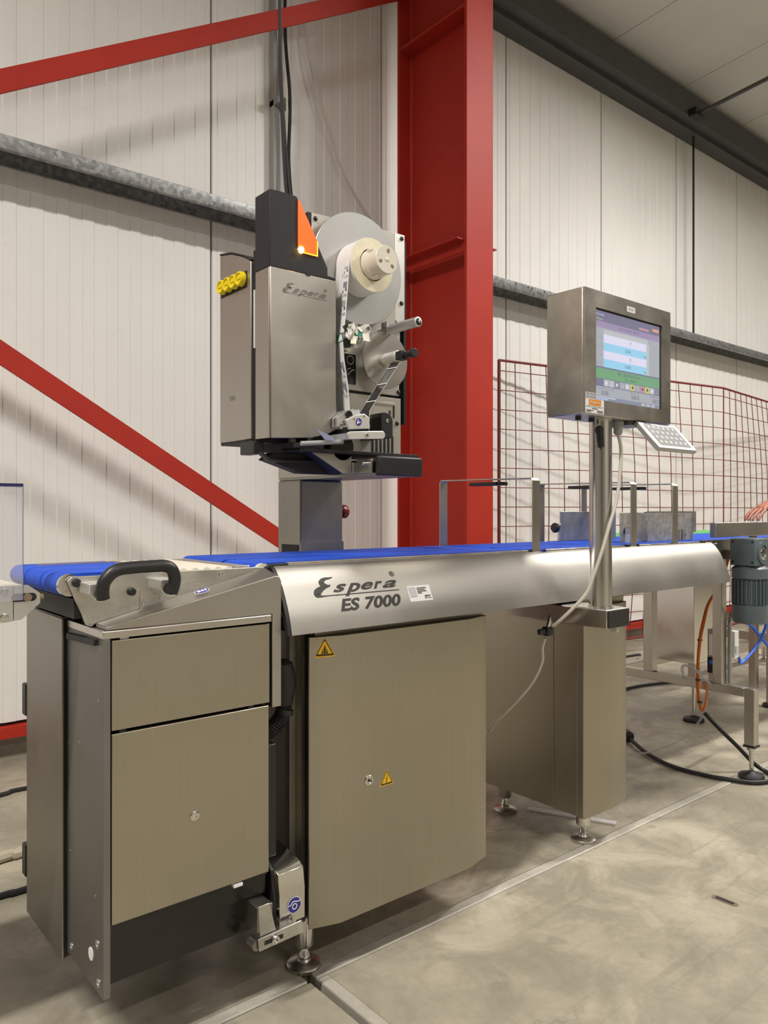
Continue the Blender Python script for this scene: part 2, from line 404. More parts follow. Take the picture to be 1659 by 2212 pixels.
# roof soffit rising towards the hall, in lapped sheets
cl = thing('ceiling', (0, 3.6, 4.5), None, None, kind='structure')
rz = lambda y: 4.57+(3.3-y)*0.083
x = -8.0; src = None
while x < 16:
    if src is None:
        src = MB().hexa([(x, 3.6, rz(3.6)), (x+0.994, 3.6, rz(3.6)), (x+0.994, -9, rz(-9)), (x, -9, rz(-9))],
                        [(x, 3.6, rz(3.6)+.1), (x+0.994, 3.6, rz(3.6)+.1), (x+0.994, -9, rz(-9)+.1), (x, -9, rz(-9)+.1)]).build('ceiling_panel', 'ceiling_paint', cl, at=(x, 3.6, 4.5))
    else: copy_to(src, cl, (x, 3.6, 4.5))
    x += 1.0
MB().hexa([(-8, 3.6, rz(3.6)+.02), (16, 3.6, rz(3.6)+.02), (16, -9, rz(-9)+.02), (-8, -9, rz(-9)+.02)],
          [(-8, 3.6, rz(3.6)+.2), (16, 3.6, rz(3.6)+.2), (16, -9, rz(-9)+.2), (-8, -9, rz(-9)+.2)]).build('joint_bed', 'ceiling_paint', cl)
# luminaire bodies over each light
LAB = ['slim white tube luminaire above the labelling machine', 'slim white tube luminaire over the hall end behind the infeed',
       'slim white tube luminaire over the outfeed end', 'slim white tube luminaire in the second row near the infeed', 'slim white tube luminaire in the second row near the outfeed', 'unseen slim white tube luminaire added in the row farthest from the white wall']
for ((lx, ly, lz), pw), lb in zip(LAMPS, LAB):
    t = thing('ceiling_light', (lx, ly, lz), lb, 'ceiling light', 'tube luminaires under the roof')
    B(lx-0.78, lx+0.78, ly-0.09, ly+0.09, lz-0.02, lz+0.05).build('housing', 'lamp_body', t, 0.006)
    for s in (-0.6, 0.6): MB().cyl((lx+s, ly, lz+0.05), (lx+s, ly, rz(ly)+0.001), 0.006, 8).build('hanger', 'lamp_body', t)

# galvanised sheeting rail (channel lying open side down), right behind the column
ra = thing('wall_rail', (3, 3.4, 2.48), 'galvanised steel channel rail running along the white wall', 'wall rail')
MB().strip([(3.335, 2.487), (3.313, 2.487), (3.311, 2.491), (3.311, 2.543), (3.315, 2.546), (3.492, 2.546), (3.495, 2.542), (3.495, 2.490), (3.491, 2.488), (3.478, 2.488)], 'x', -8, 16, -0.0025).build('channel', 'galvanised', ra)
for x in (3.87, 3.99, 4.03, 4.16, 4.29): MB().cyl((x, 3.3105, 2.53), (x, 3.3095, 2.53), 0.006, 10).build('bolt_hole_shade', 'black_and_hole_shade', ra)  # black discs painted on for the shade inside bolt holes
# eaves beam
eb = thing('eaves_beam', (6, 3.4, 4.28), 'dark grey steel eaves beam under the roof along the wall', 'beam')
MB().strip([(3.30, 4.315), (3.275, 4.315), (3.27, 4.32), (3.27, 4.505), (3.275, 4.51), (3.40, 4.51)], 'x', 3.05, 16, -0.004).build('channel', 'eave_dark', eb)
MB().strip([(3.495, 4.28), (3.36, 4.28), (3.36, 4.315), (3.27, 4.315)], 'x', 3.05, 16, 0.004).build('bottom_flange', 'eave_dark', eb)
sr = thing('sag_rod', (6.294, 3.40, 2.55), 'thin black vertical rod between rail and eaves beam', 'rod')
MB().cyl((6.294, 3.40, 2.549), (6.294, 3.40, 4.28), 0.009, 8).build('rod', 'black_plastic', sr)
MB().cyl((6.294, 3.40, 2.515), (6.294, 3.40, 2.549), 0.011, 8).build('threaded_end', 'black_plastic', sr)
rr = thing('roof_rod', (6.05, 3.25, 4.33), 'dark steel rod running from the eaves beam up under the roof', 'rod')
MB().tube([(6.05, 3.25, 4.325), (6.03, -2.0, 4.325+5.25*0.083)], 0.016, 8).build('rod', 'eave_dark', rr)
B(5.97, 6.11, 3.20, 3.27, 4.29, 4.355).build('clamp', 'black_plastic', rr, 0.004)
# red steel column (I section) with its ties and stiffeners
co = thing('steel_column', (2.9365, 3.03, 0), 'red painted steel I-column standing against the white wall', 'column')
B(2.837, 3.036, 2.755, 2.773, 0, 4.45).build('inner_flange', 'red_paint', co, 0.002)
B(2.837, 3.036, 3.283, 3.30, 0, 4.45).build('outer_flange', 'red_paint', co, 0.002)
MB().prism([(2.92, 3.283), (2.929, 3.275), (2.930, 3.265), (2.930, 2.79), (2.929, 2.78), (2.92, 2.773), (2.953, 2.773), (2.944, 2.78), (2.943, 2.79), (2.943, 3.265), (2.944, 3.275), (2.953, 3.283)], 'z', 0, 4.45).build('web', 'red_paint', co)
for s, nm in ((-1, 'tie_angle'), (1, 'tie_angle')):
    xa = 2.849 if s < 0 else 3.024
    MB().prism([(xa, 2.385), (xa, 2.445), (xa+s*0.062, 2.445), (xa+s*0.062, 2.439), (xa+s*0.006, 2.439), (xa+s*0.006, 2.385)], 'y', 2.774, 3.282).build(nm, 'red_paint', co)
    B(*(sorted((2.9365+s*0.008, 2.9365+s*0.095))), 2.774, 3.282, 3.645, 3.659).build('stiffener', 'red_paint', co)
B(2.80, 3.07, 2.70, 3.34, 0, 0.02).build('base_plate', 'red_paint', co)
# diagonal bracing bars
def brace(p0, p1, w, label, y0=3.235):
    a = Vector((p0[0], 0, p0[1])); c = Vector((p1[0], 0, p1[1])); n = Vector((-(c-a).z, 0, (c-a).x)).normalized()*w/2
    y1 = y0+0.012
    q = [a-n, c-n, c+n, a+n]
    t = thing('brace_bar', (p0[0], y0, min(p0[1], p1[1])), label, 'brace bar')
    MB().hexa([(p.x, y0, p.z) for p in q], [(p.x, y1, p.z) for p in q]).build('flat_bar', 'red_paint', t, 0.001)
    return t
s_ = 3.235/3.3
def bz(z): return 1.05+(z-1.05)*s_
slope = (bz(3.935)-bz(2.695))/((2.837-0.772)*s_)
x0 = 0.772*s_; za = (bz(2.793)+bz(2.695))/2
xe = 2.85
t = brace((x0-2.5, za-2.5*slope), (xe, za+(xe-x0)*slope), 0.083, 'red flat diagonal brace rising to the top of the red column')
sl2 = (bz(0.976)-bz(1.731))/((2.043-0.772)*s_); zb = (bz(1.731)+bz(1.63))/2
t = brace((x0-2.5, zb-2.5*sl2), (2.86, zb+(2.86-x0)*sl2), 0.085, 'red flat diagonal brace falling behind the label printer post', 3.2472)

# cable riser on the wall
cr = thing('cable_riser', (2.16, 3.48, 2.2), 'grey cable trunking with black and white leads running down the wall', 'cable riser')
B(2.120, 2.158, 3.455, 3.4965, 2.546, 4.55).build('trunking', 'pipe_grey', cr, 0.003)
B(2.158, 2.19, 3.47, 3.4965, 2.546, 4.55).build('conduit', 'paper_grey', cr, 0.003)
B(2.12, 2.20, 3.41, 3.4965, 3.165, 3.20).build('bracket', 'cable_grey', cr, 0.003)
MB().tube([(2.19, 3.44, 4.5), (2.185, 3.44, 4.0), (2.175, 3.43, 3.55), (2.185, 3.40, 3.2), (2.19, 3.42, 2.9), (2.20, 3.35, 2.6), (1.45, 2.1, 1.84)][:5]+[(2.2, 3.41, 2.7), (2.215, 3.40, 2.58), (2.24, 3.40, 2.557), (2.40, 3.40, 2.556)], 0.009, 8, 6).build('black_lead', 'black_rubber', cr)
MB().tube([(2.155, 3.44, 4.5), (2.13, 3.44, 3.9), (2.135, 3.43, 3.5), (2.165, 3.40, 3.2), (2.17, 3.42, 2.9), (2.155, 3.43, 2.554)], 0.006, 8, 6).build('white_lead', 'cable_white', cr)
# leads that drop into the printer
hl = thing('hanging_leads', (1.09, 1.66, 1.83), 'pair of black leads dropping from above into the beacon housing', 'cable')
for dx in (0.0, 0.012):
    MB().tube([(1.07+dx, 1.67, 1.80), (1.062+dx*0.6, 1.68, 1.95), (1.055, 1.69, 2.3), (1.06, 1.69, 3.0), (1.05, 1.70, 4.70)], 0.0045, 6, 6).build('lead', 'black_rubber', hl)
wl = thing('white_lead', (2.4, 3.46, 3.0), 'thin white lead slanting across the wall above the label reel', 'cable')
MB().tube([(2.30, 3.47, 3.72), (2.314, 3.46, 3.63), (2.37, 3.455, 3.40), (2.452, 3.455, 3.18), (2.56, 3.455, 2.96), (2.727, 3.45, 2.762), (2.82, 3.45, 2.68)], 0.006, 6, 6).build('lead', 'cable_white', wl)

# ------------------------------------------------------------------ shared machine bits
def adj_foot(x, y, ztop, parent, r=0.04, rt=0.023):
    f = MB().lathe([(r, 0), (r, 0.008), (r*0.93, 0.011), (r*0.40, 0.016), (r*0.34, 0.020)], (x, y, 0), (0, 0, 1), 28).build('foot', 'steel_v', parent)
    MB().lathe([(r*0.30, 0.020), (r*0.36, 0.026), (r*0.30, 0.034), (r*0.22, 0.040), (r*0.22, 0.052)], (x, y, 0), (0, 0, 1), 20).build('stem', 'steel_bright', f)
    MB().lathe([(rt*0.92, 0.050), (rt, 0.054), (rt, ztop)], (x, y, 0), (0, 0, 1), 24).build('sleeve', 'steel_bright', f)
    return f
def hexbolt(c, ax, r, h, parent, mat='steel_bright', name='bolt'):
    o = MB().lathe([(r, 0), (r, h*0.8), (r*0.85, h), (r*0.45, h), (r*0.45, h*0.4), (0.0001, h*0.4)], c, ax, 14).build(name, mat, parent); return o

# ================================================================== checkweigher cabinet (front module)
cw = thing('checkweigher_cabinet', (0.69, 1.6, 0.14), 'narrow stainless cabinet with two door panels under the short infeed belt', 'cabinet')
B(0.500, 0.511, 1.40, 1.606, 0.160, 0.816).build('side_plate', 'plate_grey', cw, 0.001)
B(0.4995, 0.5125, 1.3985, 1.404, 0.160, 0.816).build('plate_edge', 'plate_grey', cw, 0.0008)
B(0.512, 0.852, 1.42, 1.604, 0.24, 0.815).build('body', 'black_gloss', cw)
B(0.705, 0.852, 1.604, 1.86, 0.24, 0.815).build('rear_body', 'black_gloss', cw)
B(0.515, 0.8495, 1.4, 1.414, 0.646, 0.812).build('upper_door', 'steel_door', cw, 0.0015)
ld_ = B(0.515, 0.8475, 1.4, 1.414, 0.290, 0.640).build('lower_door', 'steel_door', cw, 0.0015)
MB().lathe([(0.0095, 0), (0.0095, 0.0015), (0.008, 0.0025), (0.004, 0.0025), (0.004, 0.0008), (0.0001, 0.0008)], (0.679, 1.4, 0.450), (0, -1, 0), 24).build('lock', 'steel_bright', ld_)
for x in (0.53, 0.8): B(x, x+0.012, 1.402, 1.41, 0.6405, 0.6455).build('catch', 'black_and_hole_shade', cw)
B(0.532, 0.548, 1.403, 1.41, 0.8125, 0.8155).build('catch', 'white_plastic', cw)
B(0.765, 0.785, 1.399, 1.41, 0.281, 0.287).build('catch', 'white_plastic', cw)
MB().prism([(1.415, 0.290), (1.415, 0.279), (1.425, 0.277), (1.425, 0.235), (1.47, 0.235), (1.47, 0.29)], 'x', 0.512, 0.852).build('kick_board', 'black_gloss', cw)
B(0.512, 0.845, 1.432, 1.60, 0.165, 0.2349).build('plinth', 'black_gloss', cw)
B(0.71, 0.84, 1.72, 1.86, 0.10, 0.24).build('base_box', 'black_gloss', cw)
for x in (0.76, 0.83): adj_foot(x, 1.81, 0.10, cw, 0.035, 0.02)
# worktop lid
MB().prism([(1.398, 0.816), (1.398, 0.829), (1.400, 0.831), (1.6035, 0.831), (1.6035, 0.816)], 'x', 0.498, 0.853).build('lid', 'steel_h', cw, 0.001)
# wedge-shaped cover: ledge sloping up towards the main conveyor
wdg = MB()
P0 = [(0.506, 1.40, 0.8315), (0.856, 1.40, 0.8315), (0.856, 1.40, 0.634), (0.878, 1.40, 0.634), (0.878, 1.40, 0.900), (0.873, 1.40, 0.910), (0.864, 1.40, 0.9115), (0.506, 1.40, 0.837)]
P1 = [(p[0], 1.456, p[2]) for p in P0]; P1[7] = (0.506, 1.456, 0.8385); P1[6] = (0.866, 1.456, 0.9255); P1[5] = (0.875, 1.456, 0.923); P1[4] = (0.878, 1.456, 0.915)
wdg.add(P0+P1, [tuple(range(7, -1, -1)), tuple(range(8, 16))]+[(i, (i+1) % 8, 8+(i+1) % 8, 8+i) for i in range(8)])
wdg.build('wedge_cover', 'steel_cover', cw, 0.0012)
sm = plane_map((0.71, 1.432, 0.8868), (0.985, 0, 0.213), (0, 0.96, 0.235))
cir = [(0.016*math.cos(2*PI*k/28), 0.011*math.sin(2*PI*k/28)) for k in range(28)]
flat(cir, [tuple(range(28))], lambda a, b_: sm(a, b_)+Vector((0, 0, 0.0008))).build('round_sticker', 'paper', cw)
flat([(x*0.92, y*0.9) for x, y in cir], [tuple(range(28))], lambda a, b_: sm(a, b_)+Vector((0, 0, 0.0012))).build('sticker_print', 'sticker_blue', cw)
for x0_, x1_ in ((-0.010, -0.003), (-0.001, 0.004), (0.006, 0.010)):
    flat(rect2(x0_, x1_, -0.004, 0.004), [(0, 1, 2, 3)], lambda a, b_: sm(a, b_)+Vector((0, 0, 0.0016))).build('sticker_mark', 'paper', cw)
# details on the left side plate
MB().prism([(1.428, 0.801), (1.428, 0.813), (1.585, 0.806), (1.585, 0.794)], 'x', 0.492, 0.501).build('cable_duct', 'dark_body', cw, 0.001)
for y, z, r in ((1.43, 0.249, 0.008), (1.425, 0.180, 0.008), (1.576, 0.182, 0.007)):
    hexbolt((0.5, y, z), (-1, 0, 0), r, 0.002, cw, 'alu', 'screw')
MB().cyl((0.5, 1.464, 0.217), (0.4985, 1.464, 0.217), 0.012, 24).build('blind_cap', 'white_plastic', cw)
for y, z in ((1.425, 0.70), (1.53, 0.60), (1.59, 0.585), (1.44, 0.335), (1.585, 0.37)):
    MB().cyl((0.5, y, z), (0.4992, y, z), 0.0022, 8).build('rivet', 'alu', cw)
# black box and flexible conduit at the right flank
B(0.853, 0.882, 1.425, 1.60, 0.306, 0.548).build('junction_box', 'black_plastic', cw, 0.003)

# electrical enclosure hung behind it
eb_ = thing('electrical_enclosure', (0.58, 1.73, 0.14), 'tall stainless electrical enclosure with black body beside the checkweigher cabinet', 'enclosure')
B(0.4895, 0.494, 1.604, 1.857, 0.143, 0.833).build('door', 'steel_dull', eb_, 0.0015)
B(0.494, 0.4995, 1.607, 1.855, 0.147, 0.829).build('gasket', 'black_rubber', eb_)
B(0.4995, 0.70, 1.6075, 1.855, 0.147, 0.829).build('body', 'black_gloss', eb_, 0.002)
B(0.492, 0.66, 1.61, 1.857, 0.8295, 0.835).build('top_sheet', 'steel_dull', eb_, 0.001)
for z in (0.620, 0.255): B(0.487, 0.499, 1.857, 1.886, z-0.036, z+0.036).build('hinge', 'black_plastic', eb_, 0.003)
B(0.52, 0.62, 1.62, 1.75, 0.8352, 0.840).build('mounting_plate', 'dark_body', eb_, 0.002)

# ================================================================== infeed conveyor
ic = thing('infeed_conveyor', (0.66, 1.62, 0.831), 'short infeed conveyor with three blue belts and a black curved handle', 'conveyor')
MB().prism([(0.454, 0.920), (0.462, 0.928), (0.866, 0.9275), (0.866, 0.925), (0.506, 0.838), (0.498, 0.832), (0.489, 0.836)], 'y', 1.457, 1.463).build('side_panel', 'steel_worn', ic, 0.0008)
MB().prism([(0.454, 0.920), (0.462, 0.928), (0.848, 0.9285), (0.848, 0.86), (0.52, 0.835), (0.489, 0.836)], 'y', 1.800, 1.806).build('side_panel', 'steel_worn', ic, 0.0008)
MB().prism([(0.591, 0.836+0.023), (0.591, 0.8915), (0.594, 0.895), (0.857, 0.9245), (0.857, 0.9235)], 'y', 1.4555, 1.4569).build('access_plate', 'steel_worn', ic)
def belt_loop(x0, x1, y0, y1, ztop, r, name, parent, mat='belt', th=0.003):
    pr_ = []
    for k in range(11):
        a = PI/2+PI*k/10; pr_.append((x0+r+r*math.cos(a), ztop-r+r*math.sin(a)))
    for k in range(11):
        a = -PI/2+PI*k/10; pr_.append((x1-r+r*math.cos(a), ztop-r+r*math.sin(a)))
    o = MB().prism(pr_, 'y', y0, y1).build(name, mat, parent, angle=40)
    return o
for y0, y1 in ((1.480, 1.574), (1.579, 1.681), (1.686, 1.797)): belt_loop(0.440, 0.665, y0, y1, 0.9325, 0.021, 'belt', ic)
for y0, y1 in ((1.466, 1.4795), (1.7975, 1.803)): MB().cyl((0.461, y0, 0.9115), (0.461, y1, 0.9115), 0.0205, 28).build('roller_end', 'steel_bright', ic)
for y in (1.5765, 1.6835): MB().cyl((0.461, y-0.0022, 0.9115), (0.461, y+0.0022, 0.9115), 0.0195, 24).build('roller_gap_shade', 'black_and_hole_shade', ic)  # dark core painted in for the shade between the belts
B(0.47, 0.86, 1.47, 1.795, 0.848, 0.885).build('frame', 'dark_body', ic)
B(0.485, 0.66, 1.74, 1.775, 0.9326, 0.9330).build('worn_tape', 'tape_brown', ic)
# transfer plate with pale roller fingers
B(0.672, 0.842, 1.4635, 1.7995, 0.918, 0.926).build('transfer_plate', 'steel_worn', ic)
for k in range(5):
    x = 0.688+k*0.026
    MB().cyl((x, 1.47, 0.9225), (x, 1.79, 0.9225), 0.0095, 14).build('transfer_roller', 'hub_plastic', ic)
B(0.808, 0.842, 1.47, 1.79, 0.926, 0.931).build('bridge_plate', 'steel_worn', ic, 0.001)
for x, z in ((0.482, 0.9185), (0.586, 0.8955)): MB().lathe([(0.008, 0), (0.008, 0.006), (0.006, 0.009), (0.0001, 0.0095)], (x-0.012, 1.457, z-0.002), (0, -1, 0), 18).build('cap_knob', 'black_plastic', ic)
for x, z in ((0.598, 0.8675), (0.765, 0.917), (0.635, 0.8765)): hexbolt((x, 1.4555, z), (0, -1, 0), 0.004, 0.0015, ic, 'steel_bright', 'screw')
MB().cyl((0.535, 1.585, 0.831), (0.535, 1.585, 0.86), 0.011, 16).build('support_pin', 'steel_dull', ic)
# handle brackets and the bent black grip
for x in (0.498, 0.632):
    MB().prism([(x-0.024, 0.918), (x+0.010, 0.918), (x+0.012, 0.900), (x+0.008, 0.886), (x-0.008, 0.884), (x-0.024, 0.900)], 'y', 1.398, 1.457).build('handle_bracket', 'alu_light', ic, 0.001)
hp = [(0.493, 1.382, 0.892), (0.491, 1.380, 0.905), (0.494, 1.379, 0.922), (0.506, 1.378, 0.937), (0.522, 1.378, 0.944), (0.545, 1.378, 0.9455), (0.585, 1.378, 0.9465), (0.606, 1.378, 0.946), (0.620, 1.378, 0.940), (0.627, 1.379, 0.926), (0.627, 1.380, 0.910), (0.622, 1.382, 0.893)]
MB().tube(hp, 0.0118, 16, 5).build('handle', 'black_plastic', ic)
for x in (0.492, 0.623): MB().cyl((x, 1.399, 0.900), (x, 1.380, 0.900), 0.010, 16).build('handle_post', 'black_plastic', ic)

# ================================================================== main conveyor bed with curved guard
mc = thing('labelling_conveyor', (1.86, 1.62, 0.78), 'long labelling conveyor with blue belts behind a curved stainless guard', 'conveyor')
GP = [(1.470, 0.930), (1.4575, 0.9285), (1.447, 0.921), (1.438, 0.911), (1.427, 0.897), (1.4175, 0.882), (1.4085, 0.864), (1.400, 0.846), (1.392, 0.826), (1.3865, 0.808), (1.381, 0.784)]
def gsurf(d):                        # point on the guard profile at arc distance d from the bottom, with outward normal
    Q = GP[::-1]
    for a, c in zip(Q[:-1], Q[1:]):
        L = math.hypot(c[0]-a[0], c[1]-a[1])
        if d <= L or c == Q[-1]:
            t = d/L; n = Vector((-(c[1]-a[1]), c[0]-a[0])).normalized()
            return a[0]+(c[0]-a[0])*t, a[1]+(c[1]-a[1])*t, n
        d -= L
g = MB().strip(GP, 'x', 0.893, 2.83, 0.0025); g.build('guard', 'steel_guard', mc, angle=50)
MB().strip([(p[0]+0.001, p[1]+0.0005) for p in GP], 'x', 0.884, 0.8929, 0.012).build('end_profile', 'black_plastic', mc, angle=50)
MB().prism([(p[0]+0.013, p[1]-0.004) for p in GP]+[(1.47, 0.80)], 'x', 2.822, 2.828).build('end_plate', 'black_plastic', mc)  # black sheet stands in for the shade inside the guard's open end
B(0.895, 2.82, 1.475, 1.845, 0.83, 0.905).build('bed_frame', 'dark_body', mc)
B(0.89, 2.83, 1.842, 1.850, 0.82, 0.930).build('rear_rail', 'steel_worn', mc)
B(0.895, 2.82, 1.405, 1.475, 0.79, 0.812).build('under_tray', 'dark_body', mc)
for x0, x1 in ((0.935, 1.765), (1.822, 2.26), (2.345, 2.555), (2.602, 2.76)): B(x0, x1, 1.462, 1.474, 0.926, 0.934).build('belt_edge_rail', 'steel_worn', mc, 0.001)
for x0, x1 in ((1.768, 1.777), (2.27, 2.285), (2.333, 2.342), (2.765, 2.79)): B(x0, x1, 1.458, 1.476, 0.922, 0.936).build('sensor_block', 'black_plastic', mc, 0.001)
for (x0, x1) in ((0.852, 1.772), (1.776, 2.30), (2.304, 2.812)):
    for (y0, y1) in ((1.478, 1.622), (1.634, 1.838)): belt_loop(x0, x1, y0, y1, 0.9345, 0.022, 'belt', mc)
for y0, y1 in ((1.467, 1.4775), (1.8385, 1.8415)): MB().cyl((0.874, y0, 0.9125), (0.874, y1, 0.9125), 0.0215, 24).build('roller_end', 'hub_plastic', mc)
MB().prism([(0.876, 0.912), (0.876, 0.926), (0.884, 0.931), (0.930, 0.9325), (0.934, 0.927), (0.92, 0.92)], 'y', 1.4565, 1.477).build('end_bearing', 'black_plastic', mc, 0.001)
MB().cyl((1.829, 1.455, 0.927), (1.829, 1.4615, 0.927), 0.009, 14).build('belt_tensioner', 'sticker_blue', mc)
# logo and plates of lettering on the guard
def gmap(xo, do, off=0.0009):
    def f(a, b_):
        y, z, n = gsurf(do+b_); return Vector((xo+a, y+n.x*off, z+n.y*off))
    return f
def logo(mp, w, h, parent, mat):
    # drawn on a 565 x 105 grid: tall looped initial with an underline swash, then slanted slab letters
    k = w/565.0; kv = h/105.0
    E1 = [(150, 104, 3), (132, 100, 9), (100, 97, 16), (78, 86, 26), (70, 72, 30), (84, 62, 24), (106, 56, 10), (120, 62, 4)]
    E2 = [(118, 54, 4), (92, 52, 14), (58, 42, 30), (30, 24, 40), (26, 10, 26), (50, 3, 10), (90, 3, 5), (150, 3, 5)]
    for st_ in (E1, E2):
        vs, fs = stroke2d(st_); flat([(x*k, y*kv) for x, y in vs], fs, mp).build('logo_letter', mat, parent)
    vs = [(140, 0.5), (350, 0.5), (565, 0.5), (565, 5.5), (350, 5.5), (140, 5.5)]
    flat([(x*k, y*kv) for x, y in vs], [(0, 1, 4, 5), (1, 2, 3, 4)], mp).build('logo_underline', mat, parent)
    for ch, x0, x1, y0, y1 in (('s', 128, 222, 18, 62), ('p', 196, 312, -8, 62), ('e', 310, 398, 20, 62), ('r', 394, 462, 20, 62), ('a', 456, 562, 20, 62)):
        vs, fs = text2d(ch, 1.0, 0.024, 0.5); vs = fit(vs, x0, x1, y0, y1)
        flat([(x*k, y*kv) for x, y in vs], fs, mp).build('logo_letter', mat, parent)
    vs, fs = text2d(chr(174), 1.0, 0.004); vs = fit(vs, 532, 566, 84, 118)
    flat([(x*k, y*kv) for x, y in vs], fs, mp).build('registered_mark', mat, parent)
logo(gmap(0.965, 0.078), 0.250, 0.046, mc, 'logo_ink')
vs, fs = text2d('ES 7000', 1.0, 0.03, 0.28); flat(fit(vs, 0, 0.182, 0, 0.0295), fs, gmap(1.030, 0.040)).build('model_lettering', 'logo_ink', mc)
tg = gmap(1.240, 0.046, 0.0007)
flat(rect2(0, 0.075, 0, 0.040), [(0, 1, 2, 3)], tg).build('asset_tag', 'paper', mc)
tg2 = gmap(1.240, 0.046, 0.0013)
flat(rect2(0.004, 0.026, 0.012, 0.036), [(0, 1, 2, 3)], tg2).build('tag_print', 'paper_grey', mc)
vs, fs = text2d('STC', 1.0, 0.03); flat(fit(vs, 0.050, 0.070, 0.005, 0.014), fs, tg2).build('tag_print', 'ink', mc)
for i, (a, c) in enumerate(((0.030, 0.062), (0.030, 0.056), (0.030, 0.060), (0.030, 0.044))):
    z = 0.034-i*0.0042; flat(rect2(a, c, z-0.0018, z), [(0, 1, 2, 3)], tg2).build('tag_print', 'ink', mc)

# ================================================================== base cabinets
def cabinet(name, x0, x1, f0, f1, yb, zb, zt, label, wing_left=True):
    t = thing(name, ((x0+x1)/2, 1.62, 0), label, 'cabinet')
    yf, ye = 1.402, 1.424
    pl = ([(x0, ye), (f0, yf)] if wing_left else [(x0, yf+0.004), (f0, yf)])+[(f1, yf), (x1, ye)]
    dz = 0.012
    mb = MB(); n = 4; zt2 = zt
    vs = [(p[0], p[1], zb) for p in pl]+[(p[0], p[1], zt2) for p in pl]+[(p[0], ye+0.004 if i in (0, 3) else ye+0.004, zb) for i, p in enumerate(pl)]+[(p[0], ye+0.004, zt2) for p in pl]
    fs = []
    for i in range(n-1): fs += [(i, i+1, n+i+1, n+i), (2*n+i, 3*n+i, 3*n+i+1, 2*n+i+1), (i, 2*n+i, 2*n+i+1, i+1), (n+i, n+i+1, 3*n+i+1, 3*n+i)]
    fs += [(0, n, 3*n, 2*n), (n-1, 3*n-1, 4*n-1, 2*n-1)]
    dr = mb.add(vs, fs).build('door', 'steel_door', t, 0.0015)
    return t, dr
c1, d1 = cabinet('drive_cabinet', 0.965, 1.541, 1.036, 1.456, 1.84, 0.116, 0.768, 'wide stainless cabinet with two yellow warning triangles under the labelling conveyor')
B(0.985, 1.535, 1.43, 1.83, 0.12, 0.785).build('body', 'steel_door', c1)
B(0.972, 0.985, 1.430, 1.44, 0.12, 0.775).build('door_seal', 'black_rubber', c1)
B(0.945, 0.962, 1.472, 1.49, 0.125, 0.79).build('corner_post', 'steel_dull', c1, 0.001)
B(0.962, 0.985, 1.452, 1.83, 0.125, 0.79).build('side_sheet', 'steel_door', c1, 0.001)
B(0.962, 0.970, 1.446, 1.4515, 0.125, 0.785).build('post_lip', 'steel_dull', c1)
B(0.93, 0.985, 1.50, 1.80, 0.09, 0.14).build('sill', 'steel_dull', c1, 0.001)
adj_foot(0.991, 1.482, 0.122, c1); adj_foot(1.30, 1.80, 0.122, c1); adj_foot(1.0, 1.80, 0.122, c1)
def warn(parent, cx, cz, r, y, kind):
    tri = lambda rr: [(cx-rr*0.5, y, cz-rr*0.43), (cx+rr*0.5, y, cz-rr*0.43), (cx, y, cz+rr*0.43)]
    def rounded(rr, yy, cut=0.12):
        T = [Vector((p[0], yy, p[2])) for p in tri(rr)]; out = []
        for i in range(3):
            a, b_, c = T[i-1], T[i], T[(i+1) % 3]; out += [b_+(a-b_)*cut, b_+((a+c)/2-b_)*cut*0.4, b_+(c-b_)*cut]
        return out
    s = MB(); p = rounded(r, y-0.0002); s.add(p, [tuple(range(9))]); o = s.build('warning_sign', 'sign_yellow', parent)
    A = rounded(r*0.86, y-0.0008, 0.08); C = rounded(r*0.70, y-0.0008, 0.05)
    MB().add(A+C, [(i, (i+1) % 9, 9+(i+1) % 9, 9+i) for i in range(9)]).build('sign_border', 'ink', o)
    mp = plane_map((cx, y-0.0009, cz-r*0.08), (r, 0, 0), (0, 0, r))
    if kind == 'bolt':
        flat([(0.06, 0.20), (-0.055, -0.01), (0.0, 0.0), (-0.05, -0.13), (-0.075, -0.11), (-0.06, -0.20), (0.02, -0.13), (-0.02, -0.125), (0.06, 0.035), (-0.005, 0.025), (0.085, 0.19)], [(0, 1, 2, 9, 10), (2, 3, 7, 8, 9), (3, 4, 5, 6, 7)], mp).build('sign_symbol', 'ink', o)
    else:
        m_ = MB()
        for q in (rect2(-0.035, 0.035, -0.18, 0.08), rect2(-0.02, 0.02, 0.09, 0.15), rect2(-0.16, 0.16, -0.20, -0.185), rect2(-0.14, -0.06, -0.17, -0.12), rect2(0.06, 0.14, -0.17, -0.12), rect2(-0.12, -0.06, -0.10, -0.06), rect2(0.06, 0.12, -0.10, -0.06), rect2(-0.10, -0.05, -0.03, 0.0), rect2(0.05, 0.10, -0.03, 0.0)):
            m_.add([mp(*p) for p in q], [(0, 1, 2, 3)])
        m_.build('sign_symbol', 'ink', o)
def warn_on(parent, cx, cz, r, kind): warn(parent, cx, cz, r, 1.402-0.0001, kind)
warn_on(d1, 1.172, 0.4165, 0.044, 'bolt')
MB().lathe([(0.0125, 0), (0.0125, 0.002), (0.011, 0.0035), (0.007, 0.0035), (0.007, 0.001), (0.0001, 0.001)], (1.118, 1.402, 0.421), (0, -1, 0), 28).build('lock', 'steel_bright', d1)
MB().prism([(1.118+0.0045*math.cos(a), 0.421+0.0045*math.sin(a)) for a in (PI/2, PI/2+2*PI/3, PI/2+4*PI/3)], 'y', 1.3995, 1.401).build('lock_key', 'black_and_hole_shade', d1)
